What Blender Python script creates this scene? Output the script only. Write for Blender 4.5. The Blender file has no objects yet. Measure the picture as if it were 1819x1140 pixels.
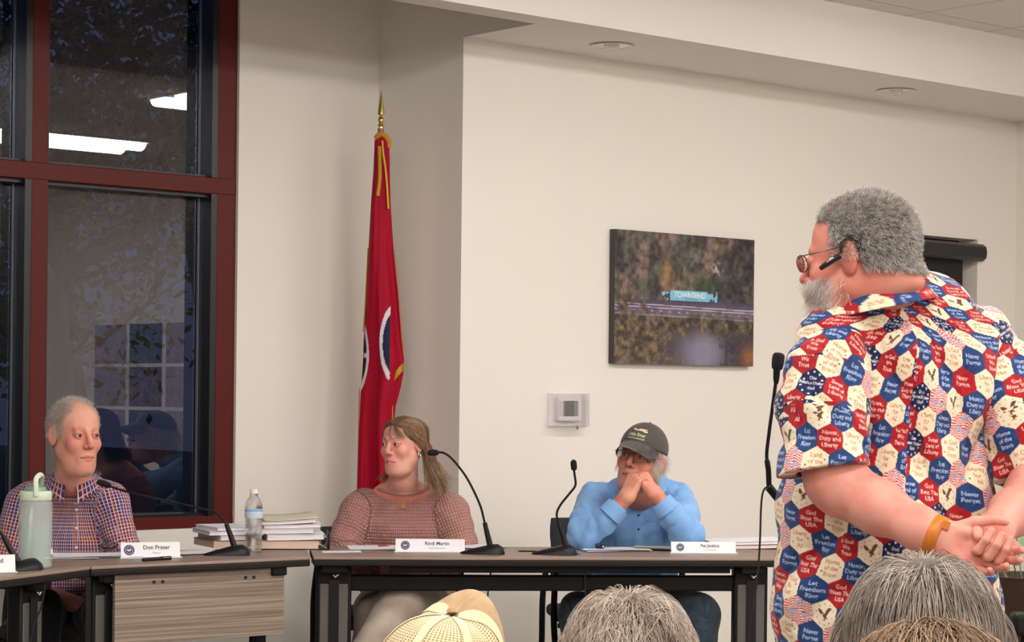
import bpy, math, random
import numpy as np
from mathutils import Matrix, Vector
random.seed(7)
RNG = np.random.RandomState(11)
SC = bpy.context.scene
COL = SC.collection
PI = math.pi
# ---------------------------------------------------------------- camera calibration
FPX = 3750.0; ROLL = 0.011; CX = 909.5; CY = 698.0; CAMH = 1.32
def ray(px, py):
    a = px - CX; b = CY - py; c, s = math.cos(ROLL), math.sin(ROLL)
    return np.array([(a*c - b*s)/FPX, 1.0, (a*s + b*c)/FPX])
def at(px, py, Y):
    return np.array([0, 0, CAMH]) + ray(px, py)*Y
WU = np.array([.7595, .6505, 0]); WN = np.array([.6505, -.7595, 0]); C0 = np.array([-.218, 8.8, 0])
WANG = math.atan2(.6505, .7595)
def room(u, v, z): return C0 + WU*u + WN*v + np.array([0, 0, z])
# ---------------------------------------------------------------- colour
def lin(r, g, b, k=1.0):
    o = []
    for c in (r, g, b):
        c = c/255.0
        c = c/12.92 if c <= .04045 else ((c+.055)/1.055)**2.4
        o.append(min(1.0, c*k))
    return (o[0], o[1], o[2])
def mat(name, col=(.5, .5, .5), rough=.6, metal=0.0, noise=0.0, nscale=20.0, bump=0.0, bscale=60.0, attr=None,
        spec=.5, trans=0.0, ior=1.45, alpha=1.0, emit=None, estr=0.0, sheen=0.0, coord='Object', sss=0.0, stretch=None):
    m = bpy.data.materials.new(name); m.use_nodes = True
    nt = m.node_tree; N = nt.nodes; L = nt.links; b = N['Principled BSDF']
    b.inputs['Base Color'].default_value = (*col, 1); b.inputs['Roughness'].default_value = rough
    b.inputs['Metallic'].default_value = metal; b.inputs['Specular IOR Level'].default_value = spec
    b.inputs['Transmission Weight'].default_value = trans; b.inputs['IOR'].default_value = ior
    b.inputs['Alpha'].default_value = alpha
    if sheen: b.inputs['Sheen Weight'].default_value = sheen
    if sss:
        b.inputs['Subsurface Weight'].default_value = sss
        b.inputs['Subsurface Radius'].default_value = (.012, .005, .003); b.inputs['Subsurface Scale'].default_value = 1.0
    if emit:
        b.inputs['Emission Color'].default_value = (*emit, 1); b.inputs['Emission Strength'].default_value = estr
    tc = N.new('ShaderNodeTexCoord'); vec = tc.outputs[coord]
    if stretch:
        mp = N.new('ShaderNodeMapping'); mp.inputs['Scale'].default_value = stretch
        L.new(vec, mp.inputs['Vector']); vec = mp.outputs[0]
    src = None
    if attr:
        a = N.new('ShaderNodeAttribute'); a.attribute_name = attr; src = a.outputs['Color']
        L.new(src, b.inputs['Base Color'])
    if noise:
        t = N.new('ShaderNodeTexNoise'); t.inputs['Scale'].default_value = nscale; t.inputs['Detail'].default_value = 4
        L.new(vec, t.inputs['Vector'])
        r = N.new('ShaderNodeMapRange'); r.inputs['From Min'].default_value = .3; r.inputs['From Max'].default_value = .7
        r.inputs['To Min'].default_value = 1-noise; r.inputs['To Max'].default_value = 1+noise
        L.new(t.outputs[0], r.inputs['Value'])
        mx = N.new('ShaderNodeVectorMath'); mx.operation = 'SCALE'
        if src: L.new(src, mx.inputs[0])
        else: mx.inputs[0].default_value = col
        L.new(r.outputs[0], mx.inputs['Scale']); L.new(mx.outputs[0], b.inputs['Base Color'])
    if bump:
        t = N.new('ShaderNodeTexNoise'); t.inputs['Scale'].default_value = bscale; t.inputs['Detail'].default_value = 3
        L.new(vec, t.inputs['Vector'])
        bp = N.new('ShaderNodeBump'); bp.inputs['Strength'].default_value = bump; bp.inputs['Distance'].default_value = .01
        L.new(t.outputs[0], bp.inputs['Height']); L.new(bp.outputs[0], b.inputs['Normal'])
    return m
# ---------------------------------------------------------------- mesh builder
class MB:
    def __init__(s): s.v = []; s.f = []; s.n = 0
    def add(s, V, Fs):
        V = np.asarray(V, float).reshape(-1, 3); s.v.append(V)
        s.f += [tuple(int(i)+s.n for i in f) for f in Fs]; s.n += len(V); return s
    def box(s, c, size, rz=0.0, R=None):
        h = np.array(size, float)/2
        V = np.array([[x, y, z] for x in (-1, 1) for y in (-1, 1) for z in (-1, 1)])*h
        if rz: R = rotz(rz)
        if R is not None: V = V @ np.asarray(R).T
        return s.add(V+np.array(c, float), [(0, 1, 3, 2), (4, 6, 7, 5), (0, 4, 5, 1), (2, 3, 7, 6), (0, 2, 6, 4), (1, 5, 7, 3)])
    def rbox(s, u0, u1, v0, v1, z0, z1):          # box in room coordinates
        V = [room(u, v, z) for u in (u0, u1) for v in (v0, v1) for z in (z0, z1)]
        return s.add(V, [(0, 2, 3, 1), (4, 5, 7, 6), (0, 1, 5, 4), (2, 6, 7, 3), (0, 4, 6, 2), (1, 3, 7, 5)])
    def prism(s, poly, z0, z1):
        n = len(poly); V = [(x, y, z0) for x, y in poly]+[(x, y, z1) for x, y in poly]
        return s.add(V, [tuple(range(n))[::-1], tuple(range(n, 2*n))]+[(i, (i+1) % n, (i+1) % n+n, i+n) for i in range(n)])
    def rings(s, R, cap=True, closed=True):
        k = len(R); n = len(R[0]); V = np.concatenate([np.asarray(r) for r in R]); Fs = []
        for i in range(k-1):
            for j in range(n if closed else n-1):
                a = i*n+j; b = i*n+(j+1) % n; Fs.append((a, b, b+n, a+n))
        if cap and closed: Fs += [tuple(range(n))[::-1], tuple(range((k-1)*n, k*n))]
        return s.add(V, Fs)
    def tube(s, path, rad, n=10, cap=True, flat=1.0):
        path = [np.array(p, float) for p in path]; k = len(path)
        if np.isscalar(rad): rad = [rad]*k
        R = []; up = None
        for i in range(k):
            t = path[min(i+1, k-1)]-path[max(i-1, 0)]; t = t/(np.linalg.norm(t)+1e-12)
            if up is None:
                up = np.array([0, 0, 1.]) if abs(t[2]) < .9 else np.array([0, 1., 0])
            a = np.cross(t, up); a /= np.linalg.norm(a)+1e-12; b = np.cross(a, t); up = b
            R.append([path[i]+rad[i]*(math.cos(q)*a+math.sin(q)*b*flat) for q in np.linspace(0, 2*PI, n, endpoint=False)])
        return s.rings(R, cap)
    def lathe(s, prof, n=24, c=(0, 0, 0), cap=True, sx=1, sy=1):
        c = np.array(c, float)
        R = [[c+np.array([r*math.cos(q)*sx, r*math.sin(q)*sy, z]) for q in np.linspace(0, 2*PI, n, endpoint=False)] for r, z in prof]
        return s.rings(R, cap)
    def grid(s, G, flip=False):
        G = np.asarray(G); a, b = G.shape[:2]
        I = np.arange(a*b).reshape(a, b)
        Q = np.stack([I[:-1, :-1], I[1:, :-1], I[1:, 1:], I[:-1, 1:]], -1).reshape(-1, 4)
        if flip: Q = Q[:, ::-1]
        return s.add(G.reshape(-1, 3), Q)
    def build(s, name, m, parent=None, smooth=None, bevel=0.0, seg=2, loc=None, rz=0.0):
        V = np.concatenate(s.v) if s.v else np.zeros((0, 3))
        return mesh_obj(name, V, s.f, m, parent, smooth, bevel, seg, loc=loc, rz=rz)
def mesh_obj(name, V, F, m, parent=None, smooth=None, bevel=0.0, seg=2, color=None, uvw=None, loc=None, rz=0.0, mats=None):
    me = bpy.data.meshes.new(name)
    if isinstance(F, np.ndarray):
        nf, k = F.shape
        me.vertices.add(len(V)); me.vertices.foreach_set('co', np.asarray(V, np.float32).ravel())
        me.loops.add(nf*k); me.loops.foreach_set('vertex_index', F.astype(np.int32).ravel())
        me.polygons.add(nf); me.polygons.foreach_set('loop_start', (np.arange(nf)*k).astype(np.int32))
        me.update(calc_edges=True)
    else:
        me.from_pydata([tuple(p) for p in V], [], F)
    me.validate()
    if color is not None:
        a = me.color_attributes.new('Col', 'FLOAT_COLOR', 'POINT')
        c = np.ones((len(V), 4), np.float32); c[:, :3] = np.clip(color, 0, 1); a.data.foreach_set('color', c.ravel())
    if uvw is not None:
        a = me.attributes.new('cloth', 'FLOAT_VECTOR', 'POINT'); a.data.foreach_set('vector', np.asarray(uvw, np.float32).ravel())
    if smooth is not None:
        me.polygons.foreach_set('use_smooth', [True]*len(me.polygons))
        if smooth < 180: me.set_sharp_from_angle(angle=math.radians(smooth))
    if m: me.materials.append(m)
    me.update()
    o = bpy.data.objects.new(name, me); COL.objects.link(o)
    if loc is not None: o.location = loc
    o.rotation_euler = (0, 0, rz)
    if parent: o.parent = parent
    if bevel:
        md = o.modifiers.new('bevel', 'BEVEL'); md.width = bevel; md.segments = seg; md.limit_method = 'ANGLE'
        if smooth is None:
            me.polygons.foreach_set('use_smooth', [True]*len(me.polygons)); me.set_sharp_from_angle(angle=math.radians(50))
    return o
def rotz(a): c, s = math.cos(a), math.sin(a); return np.array([[c, -s, 0], [s, c, 0], [0, 0, 1.]])
def rotx(a): c, s = math.cos(a), math.sin(a); return np.array([[1., 0, 0], [0, c, -s], [0, s, c]])
def roty(a): c, s = math.cos(a), math.sin(a); return np.array([[c, 0, s], [0, 1., 0], [-s, 0, c]])
def tag(o, label, cat, group=None):
    o['label'] = label; o['category'] = cat
    if group: o['group'] = group
    return o
def thing(name, label, cat, loc=(0, 0, 0), rz=0.0, group=None):
    o = bpy.data.objects.new(name, None); COL.objects.link(o); o.location = tuple(loc); o.rotation_euler = (0, 0, rz)
    o.empty_display_size = .05
    return tag(o, label, cat, group)
def struct(o): o['kind'] = 'structure'; return o
def spline(pts, n=12):
    P = [np.array(p, float) for p in pts]; P = [2*P[0]-P[1]]+P+[2*P[-1]-P[-2]]; out = []
    for i in range(1, len(P)-2):
        for t in np.linspace(0, 1, n, endpoint=False):
            a, b, c, d = P[i-1:i+3]
            out.append(.5*((2*b)+(-a+c)*t+(2*a-5*b+4*c-d)*t*t+(-a+3*b-3*c+d)*t**3))
    out.append(P[-2]); return out
# ---------------------------------------------------------------- text as mesh and as bitmap
def text_tris(txt, size=1.0, bold=False):
    cu = bpy.data.curves.new('writing', 'FONT'); cu.body = txt; cu.size = size; cu.align_x = 'CENTER'; cu.align_y = 'CENTER'
    cu.space_line = .85; cu.resolution_u = 3
    if bold: cu.offset = size*.018
    o = bpy.data.objects.new('writing', cu); me = bpy.data.meshes.new_from_object(o)
    me.calc_loop_triangles()
    V = np.array([v.co[:] for v in me.vertices]).reshape(-1, 3); T = np.array([t.vertices[:] for t in me.loop_triangles]).reshape(-1, 3)
    bpy.data.objects.remove(o); bpy.data.curves.remove(cu); bpy.data.meshes.remove(me)
    return V, T
def stamp(img, txt, cx, cy, size, col, bold=False, ang=0.0):     # img[y,x,3], y down, pixel units
    V, T = text_tris(txt, size, bold)
    c, s = math.cos(ang), math.sin(ang)
    X = cx+V[:, 0]*c-V[:, 1]*s; Y = cy-(V[:, 0]*s+V[:, 1]*c)
    H, W = img.shape[:2]
    cov = np.zeros((H, W))
    offs = (-.25, .25)
    for t in T:
        x = X[t]; y = Y[t]
        x0, x1 = int(max(0, x.min()-1)), int(min(W-1, x.max()+1)); y0, y1 = int(max(0, y.min()-1)), int(min(H-1, y.max()+1))
        if x1 < x0 or y1 < y0: continue
        gx, gy = np.meshgrid(np.arange(x0, x1+1), np.arange(y0, y1+1))
        d = (x[1]-x[0])*(y[2]-y[0])-(x[2]-x[0])*(y[1]-y[0])
        if abs(d) < 1e-9: continue
        for ox in offs:
            for oy in offs:
                px = gx+ox; py = gy+oy
                a = ((x[1]-x[0])*(py-y[0])-(px-x[0])*(y[1]-y[0]))/d
                b = ((px-x[0])*(y[2]-y[0])-(x[2]-x[0])*(py-y[0]))/d
                cov[y0:y1+1, x0:x1+1] += ((a >= 0) & (b >= 0) & (a+b <= 1))*.25
    cov = np.clip(cov, 0, 1)[..., None]
    img[:] = img*(1-cov)+np.array(col)*cov
def text_obj(name, txt, size, m, parent, loc, R, bold=False):
    V, T = text_tris(txt, size, bold)
    V = V @ np.asarray(R).T+np.array(loc)
    return mesh_obj(name, V, [tuple(int(i) for i in t) for t in T], m, parent)
# ---------------------------------------------------------------- noise
_TAB = RNG.rand(64, 64, 64).astype(np.float32)
def vn(P, s=1.0, o=0.0):
    q = np.asarray(P, np.float32)*s+o+100.0; i = np.floor(q).astype(int); f = q-i; f = f*f*(3-2*f); i &= 63; j = (i+1) & 63
    def T(a, b, c): return _TAB[a, b, c]
    x0, y0, z0 = i.T; x1, y1, z1 = j.T; fx, fy, fz = f.T
    return ((T(x0, y0, z0)*(1-fx)+T(x1, y0, z0)*fx)*(1-fy)+(T(x0, y1, z0)*(1-fx)+T(x1, y1, z0)*fx)*fy)*(1-fz) + \
           ((T(x0, y0, z1)*(1-fx)+T(x1, y0, z1)*fx)*(1-fy)+(T(x0, y1, z1)*(1-fx)+T(x1, y1, z1)*fx)*fy)*fz
def fbm(P, s=1.0, o=0.0, k=4):
    r = 0; a = .5; t = 0
    for i in range(k): r = r+a*vn(P, s*2**i, o+17.3*i); t += a; a *= .5
    return r/t
# ================================================================ room
M_wall = mat('cream wall paint', (.80, .765, .700), .75, bump=.05, bscale=300, noise=.012, nscale=1.5)
M_ceil_paint = mat('soffit paint', (.80, .77, .715), .85, bump=.04, bscale=300)
def wall(name, *a):
    return struct(MB().rbox(*a).build(name, M_wall))
UL, UR, VB = -9.0, 3.82, 12.0
ZN = 3.6
# front wall, with a small window opening at u 2.56..3.49, z 0.75..2.15
wz0, wz1, wu0, wu1 = .78, 2.15, 2.50, 3.49
b = MB().rbox(0, wu0, -.585, 0, 0, ZN).rbox(wu1, UR+.2, -.585, 0, 0, ZN).rbox(wu0, wu1, -.585, 0, 0, wz0).rbox(wu0, wu1, -.585, 0, wz1, ZN)
struct(b.build('wall_front', M_wall))
# window wall set back: opening u -3.3..-.735, z .75..ZN-.15
WU0, WU1, WZ0, WZ1 = -4.05, -.722, .752, 3.45
b = MB().rbox(WU1, 0, -.785, -.585, 0, ZN).rbox(WU0, WU1, -.785, -.585, 0, WZ0).rbox(WU0, WU1, -.785, -.585, WZ1, ZN).rbox(UL, WU0, -.785, -.585, 0, ZN)
struct(b.build('wall_back', M_wall))
wall('wall_right', UR, UR+.2, -.785, VB+.2, 0, ZN)
wall('wall_left', UL-.2, UL, -.785, VB+.2, 0, ZN)
wall('wall_rear', UL, UR, VB, VB+.2, 0, ZN)
# floor
def brick_mat(name, c1, c2, cm, bw, bh, mort, rot=0.0, off=(0, 0, 0), rough=.9, noise=.05, bump=.1, bsc=200):
    m = bpy.data.materials.new(name); m.use_nodes = True; nt = m.node_tree; N = nt.nodes; L = nt.links; p = N['Principled BSDF']
    tc = N.new('ShaderNodeTexCoord'); mp = N.new('ShaderNodeMapping'); mp.inputs['Rotation'].default_value = (0, 0, rot); mp.inputs['Location'].default_value = off
    br = N.new('ShaderNodeTexBrick'); br.offset = 0; br.inputs['Color1'].default_value = (*c1, 1); br.inputs['Color2'].default_value = (*c2, 1); br.inputs['Mortar'].default_value = (*cm, 1)
    br.inputs['Scale'].default_value = 1; br.inputs['Brick Width'].default_value = bw; br.inputs['Row Height'].default_value = bh; br.inputs['Mortar Size'].default_value = mort
    L.new(tc.outputs['Object'], mp.inputs[0]); L.new(mp.outputs[0], br.inputs['Vector'])
    t = N.new('ShaderNodeTexNoise'); t.inputs['Scale'].default_value = bsc; t.inputs['Detail'].default_value = 5; L.new(tc.outputs['Object'], t.inputs[0])
    r = N.new('ShaderNodeMapRange'); r.inputs['To Min'].default_value = 1-noise*2; r.inputs['To Max'].default_value = 1+noise*2; L.new(t.outputs[0], r.inputs[0])
    sc = N.new('ShaderNodeVectorMath'); sc.operation = 'SCALE'; L.new(br.outputs[0], sc.inputs[0]); L.new(r.outputs[0], sc.inputs['Scale']); L.new(sc.outputs[0], p.inputs['Base Color'])
    bp = N.new('ShaderNodeBump'); bp.inputs['Strength'].default_value = bump; bp.inputs['Distance'].default_value = .005; L.new(t.outputs[0], bp.inputs['Height']); L.new(bp.outputs[0], p.inputs['Normal'])
    p.inputs['Roughness'].default_value = rough
    return m
def flat_room_slab(name, m, u0, u1, v0, v1, z0, z1):
    # mesh local axes: x = u, y = -v
    o = MB().box(((u0+u1)/2, -(v0+v1)/2, (z0+z1)/2), (u1-u0, v1-v0, z1-z0)).build(name, m, loc=tuple(C0), rz=WANG)
    return struct(o)
M_floor = brick_mat('carpet tile', (.24, .21, .185), (.27, .235, .205), (.18, .16, .14), .61, .61, .004, noise=.25, bump=.4)
flat_room_slab('floor', M_floor, UL-.2, UR+.2, -.785, VB+.2, -.1, 0)
M_tile = brick_mat('acoustic ceiling tile', (.74, .70, .65), (.76, .72, .67), (.50, .46, .42), .61, .61, .006, off=(-2.144+.61*10, .728+.61*10, 0), noise=.06, bump=.25, bsc=160)
flat_room_slab('ceiling', M_tile, UL, UR, .587, VB, 3.08, 3.16)
struct(MB().rbox(UL, 0, -.785, .6, ZN, ZN+.08).build('ceiling_niche', M_ceil_paint))
# soffit over the front wall and the narrow bulkhead that carries on past the niche
s = MB().rbox(0, UR, -.0, .587, 2.80, 3.16).rbox(UL, 0, .452, .587, 2.80, ZN)
struct(s.build('ceiling_soffit', M_ceil_paint))
# baseboards
M_base = mat('dark vinyl base', (.06, .05, .045), .5)
struct(MB().rbox(0, UR, 0, .012, 0, .1).build('baseboard_front', M_base))
struct(MB().rbox(WU0, 0, -.585, -.573, 0, .1).build('baseboard_back', M_base))
struct(MB().rbox(UR-.012, UR, .012, VB, 0, .1).build('baseboard_right', M_base))
# ---------------------------------------------------------------- big window
M_red = mat('oxblood window frame', (.098, .015, .012), .42, spec=.18, noise=.04, nscale=3)
M_gasket = mat('black gasket', (.008, .008, .010), .35)
M_alu = mat('grey metal edge', (.30, .34, .40), .35, metal=.8)
def glass_mat(name, refl, tint=(.93, .95, .96)):
    m = bpy.data.materials.new(name); m.use_nodes = True; nt = m.node_tree; N = nt.nodes; L = nt.links
    for x in list(N):
        if x.type != 'OUTPUT_MATERIAL': N.remove(x)
    t = N.new('ShaderNodeBsdfTransparent'); t.inputs[0].default_value = (*tint, 1)
    g = N.new('ShaderNodeBsdfGlossy'); g.inputs['Roughness'].default_value = .004; g.inputs[0].default_value = (.96, .95, 1, 1)
    f = N.new('ShaderNodeLayerWeight'); f.inputs[0].default_value = .25
    r = N.new('ShaderNodeMapRange'); r.inputs['To Min'].default_value = refl; r.inputs['To Max'].default_value = 1
    L.new(f.outputs['Fresnel'], r.inputs[0])
    x = N.new('ShaderNodeMixShader'); L.new(r.outputs[0], x.inputs[0]); L.new(t.outputs[0], x.inputs[1]); L.new(g.outputs[0], x.inputs[2])
    L.new(x.outputs[0], N['Material Output'].inputs[0]); return m
M_pane = glass_mat('window glass', .10)
win = struct(thing('window_1', 'tall dark-red framed window beside the niche', 'window')); 
del win['category']
GV = -.70                                       # glass plane
fr = MB()
def frame_v(mb, u, w_, z0, z1): mb.rbox(u, u+w_, -.74, -.60, z0, z1)
MUL = [-1.660, -2.60, -3.54]
frame_v(fr, -.815+.0, .093, WZ0, WZ1)           # right jamb of frame
for u in MUL: frame_v(fr, u, .072, WZ0, WZ1)
frame_v(fr, WU0, .06, WZ0, WZ1)
struct(fr.build('window_frame', M_red, win, bevel=.004))
fh = MB().rbox(WU0, -.722, -.735, -.598, WZ0, WZ0+.048).rbox(WU0, -.722, -.735, -.598, 2.128, 2.196).rbox(WU0, -.722, -.735, -.598, WZ1-.06, WZ1)
struct(fh.build('window_rail', M_red, win, bevel=.004))
gk = MB(); al = MB()
spans = [(-.815, -1.588), (-1.660, -2.528), (-2.60, -3.468), (-3.54, WU0+.06)]
for a, c in spans:
    for z0, z1 in ((WZ0+.048, 2.128), (2.196, WZ1-.06)):
        gk.rbox(a-.028, a, -.72, -.60, z0, z1).rbox(c, c+.022, -.72, -.64, z0, z1).rbox(c, a, -.72, -.625, z0, z0+.010).rbox(c, a, -.72, -.625, z1-.014, z1)
        al.rbox(a-.036, a-.029, -.695, -.685, z0+.01, z1-.014)
struct(gk.build('window_gasket', M_gasket, win)); struct(al.build('window_edge', M_alu, win))
for i, (a, c) in enumerate(spans):
    for z0, z1 in ((WZ0+.04, 2.13), (2.19, WZ1-.05)):
        struct(MB().add([room(c, GV, z0), room(a, GV, z0), room(a, GV, z1), room(c, GV, z1)], [(0, 1, 2, 3)]).build('window_pane', M_pane, win))
# ---------------------------------------------------------------- small window with roller blind
w2 = struct(thing('window_2', 'narrow dark-red window half covered by black blind', 'window')); del w2['category']
f2 = MB().rbox(wu1-.062, wu1, -.22, -.12, wz0, wz1).rbox(wu0, wu0+.06, -.22, -.12, wz0, wz1).rbox(wu0, wu1, -.22, -.12, wz0, wz0+.06).rbox(wu0, wu1, -.22, -.12, wz1-.06, wz1)
struct(f2.build('window_frame', M_red, w2, bevel=.004))
struct(MB().rbox(wu1-.10, wu1-.062, -.2, -.17, wz0, wz1).build('window_gasket', M_gasket, w2))
struct(MB().rbox(wu1-.112, wu1-.10, -.2, -.16, wz0, wz1).build('window_edge', M_alu, w2))
struct(MB().add([room(wu0, -.19, wz0), room(wu1, -.19, wz0), room(wu1, -.19, wz1), room(wu0, -.19, wz1)], [(0, 1, 2, 3)]).build('window_pane', M_pane, w2))
M_blind = mat('black blind fabric', (.010, .010, .013), .7, bump=.1, bscale=900)
M_blindcase = mat('black blind cassette', (.013, .013, .014), .45)
rb = thing('roller_blind', 'black roller blind with rounded cassette over narrow window on cream wall', 'blind', room(3.0, 0, 2.08), WANG)
prof = [(0.004, -.045), (.03, -.045), (.052, -.03), (.058, 0), (.052, .03), (.03, .045), (.004, .045)]
R = [[(x, -(a+.001), z) for a, z in prof] for x in (-.55, .497)]
MB().rings(R).build('cassette', M_blindcase, rb, smooth=40, bevel=.003)
MB().box((-.0475, .03, -.16), (.90, .003, .26)).build('shade', M_blind, rb)
MB().box((-.0475+.01, .03, -.165-.145), (.92, .022, .035)).build('bottom_bar', M_blindcase, rb, bevel=.006)
# ---------------------------------------------------------------- downlights
M_white = mat('white enamel', (.75, .72, .68), .4)
M_chrome = mat('brushed reflector', (.72, .70, .67), .22, metal=1)
M_darkgap = mat('dark recess', (.03, .03, .03), .6)
M_bulbglass = mat('unlit lamp glass', (.75, .70, .62), .15, spec=.8)
for i, (u, lab) in enumerate(((.573, 'round recessed downlight in soffit nearer the flag niche'), (2.456, 'round recessed downlight in soffit above speaker, farther from the flag'))):
    d = thing('recessed_downlight', lab, 'downlight', room(u, .289, 2.80), 0, 'recessed downlights in the soffit')
    MB().lathe([(.070, .0), (.088, -.001), (.094, -.006), (.090, -.009), (.074, -.007), (.068, -.002)], 36, cap=False).build('trim_ring', M_white, d, smooth=60)
    MB().lathe([(.074, -.004), (.066, -.003), (.045, -.0025), (.044, -.0022)], 32, cap=True).build('reflector', M_chrome, d, smooth=60)
    MB().lathe([(.001, -.022), (.018, -.021), (.030, -.014), (.034, -.004), (.03, -.003)], 24, cap=True).build('bulb', M_bulbglass, d, smooth=80)
# ---------------------------------------------------------------- ceiling troffers
M_diff = mat('lit troffer diffuser', (.9, .9, .9), .5, emit=(1.0, .945, .90), estr=29.5)
M_troff = mat('troffer white steel', (.78, .76, .72), .4)
k = 0
names = {0: 'second', 1: 'third'}
for v in (2.70, 5.14, 7.58, 10.02):
    for u in (1.66, -.78, -3.22, -5.66):
        t = thing('ceiling_troffer', 'lit rectangular fluorescent ceiling light in the acoustic tile grid, seen mirrored in the window', 'ceiling light', room(u, v, 3.08), WANG, 'lit troffers in the acoustic ceiling')
        MB().box((0, -.285, -.005), (1.20, .03, .012)).box((0, .285, -.005), (1.20, .03, .012)).box((-.6, 0, -.005), (.02, .60, .012)).box((.6, 0, -.005), (.02, .60, .012)).box((0, 0, -.006), (1.2, .03, .014)).build('frame', M_troff, t)
        for s in (-1, 1):
            MB().rings([np.array([(x, s*.14+.085*math.cos(a), .004-(.004+.058*math.sin(a))) for a in np.linspace(0, PI, 13)]) for x in (-.58, .58)]).build('diffuser', M_diff, t, smooth=60)
        for s in (-1, 1):
            MB().add([(-.59, s*.225, -.003), (.59, s*.225, -.003), (.59, s*.27, -.010), (-.59, s*.27, -.010)], [(0, 1, 2, 3)]).build('reflector_wing', M_troff, t)
# ---------------------------------------------------------------- posters on the right-hand wall (seen mirrored)
def painted(name, m, parent, W, H, img, depth=0.0):
    h, w_ = img.shape[:2]; X = np.linspace(-W/2, W/2, w_); Z = np.linspace(H/2, -H/2, h)
    XX, ZZ = np.meshgrid(X, Z); V = np.stack([XX, np.zeros_like(XX), ZZ], -1).reshape(-1, 3)
    I = np.arange(h*w_).reshape(h, w_)
    F = np.stack([I[:-1, :-1], I[1:, :-1], I[1:, 1:], I[:-1, 1:]], -1).reshape(-1, 4)
    return mesh_obj(name, V, F, m, parent, color=img.reshape(-1, 3))
M_paint = mat('printed surface', attr='Col', rough=.55)
def photo(seed, w_, h, mode):
    X, Y = np.meshgrid(np.arange(w_), np.arange(h)); P = np.stack([X.ravel()/h*3, Y.ravel()/h*3, np.full(X.size, seed*3.7)], -1)
    a = fbm(P, 1.0, seed, 4).reshape(h, w_); c = fbm(P, 6.0, seed+9, 4).reshape(h, w_)
    if mode == 0: lo, hi = np.array([.010, .016, .008]), np.array([.10, .12, .035])
    elif mode == 1: lo, hi = np.array([.30, .24, .23]), np.array([.42, .36, .32])
    else: lo, hi = np.array([.02, .018, .012]), np.array([.26, .16, .05])
    t = np.clip((c-.35)*2.6, 0, 1)[..., None]; g = lo*(1-t)+hi*t
    return np.clip(g*(.6+.8*a[..., None]), 0, 1)
RW = [('pale', 1), ('dark green forest', 0), ('pale', 1)]
for r in range(3):
    for c in range(3):
        mode = 1 if c != 1 else (0 if r != 1 else 2)
        vv = 8.15-c*.60; zz = 1.71-.37*r
        kind = ['pale grey', 'dark woodland', 'pale mauve'][c]
        rowname = ['top', 'middle', 'bottom'][r]; side = ['farther-from-the-flag-wall', 'centre', 'nearer-the-front-wall'][c]
        p = thing('photo_print', '%s photograph in the %s row of the print grid mirrored in the window' % (kind, rowname) + ['', '', ''][c], 'print', room(UR-.004, vv, zz), WANG-PI/2, 'prints on the right-hand wall')
        painted('print_face', M_paint, p, .54, .34, photo(r*3+c, 54, 34, mode))
        MB().box((0, .002, 0), (.54, .003, .34)).build('backing', M_white, p)
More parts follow.
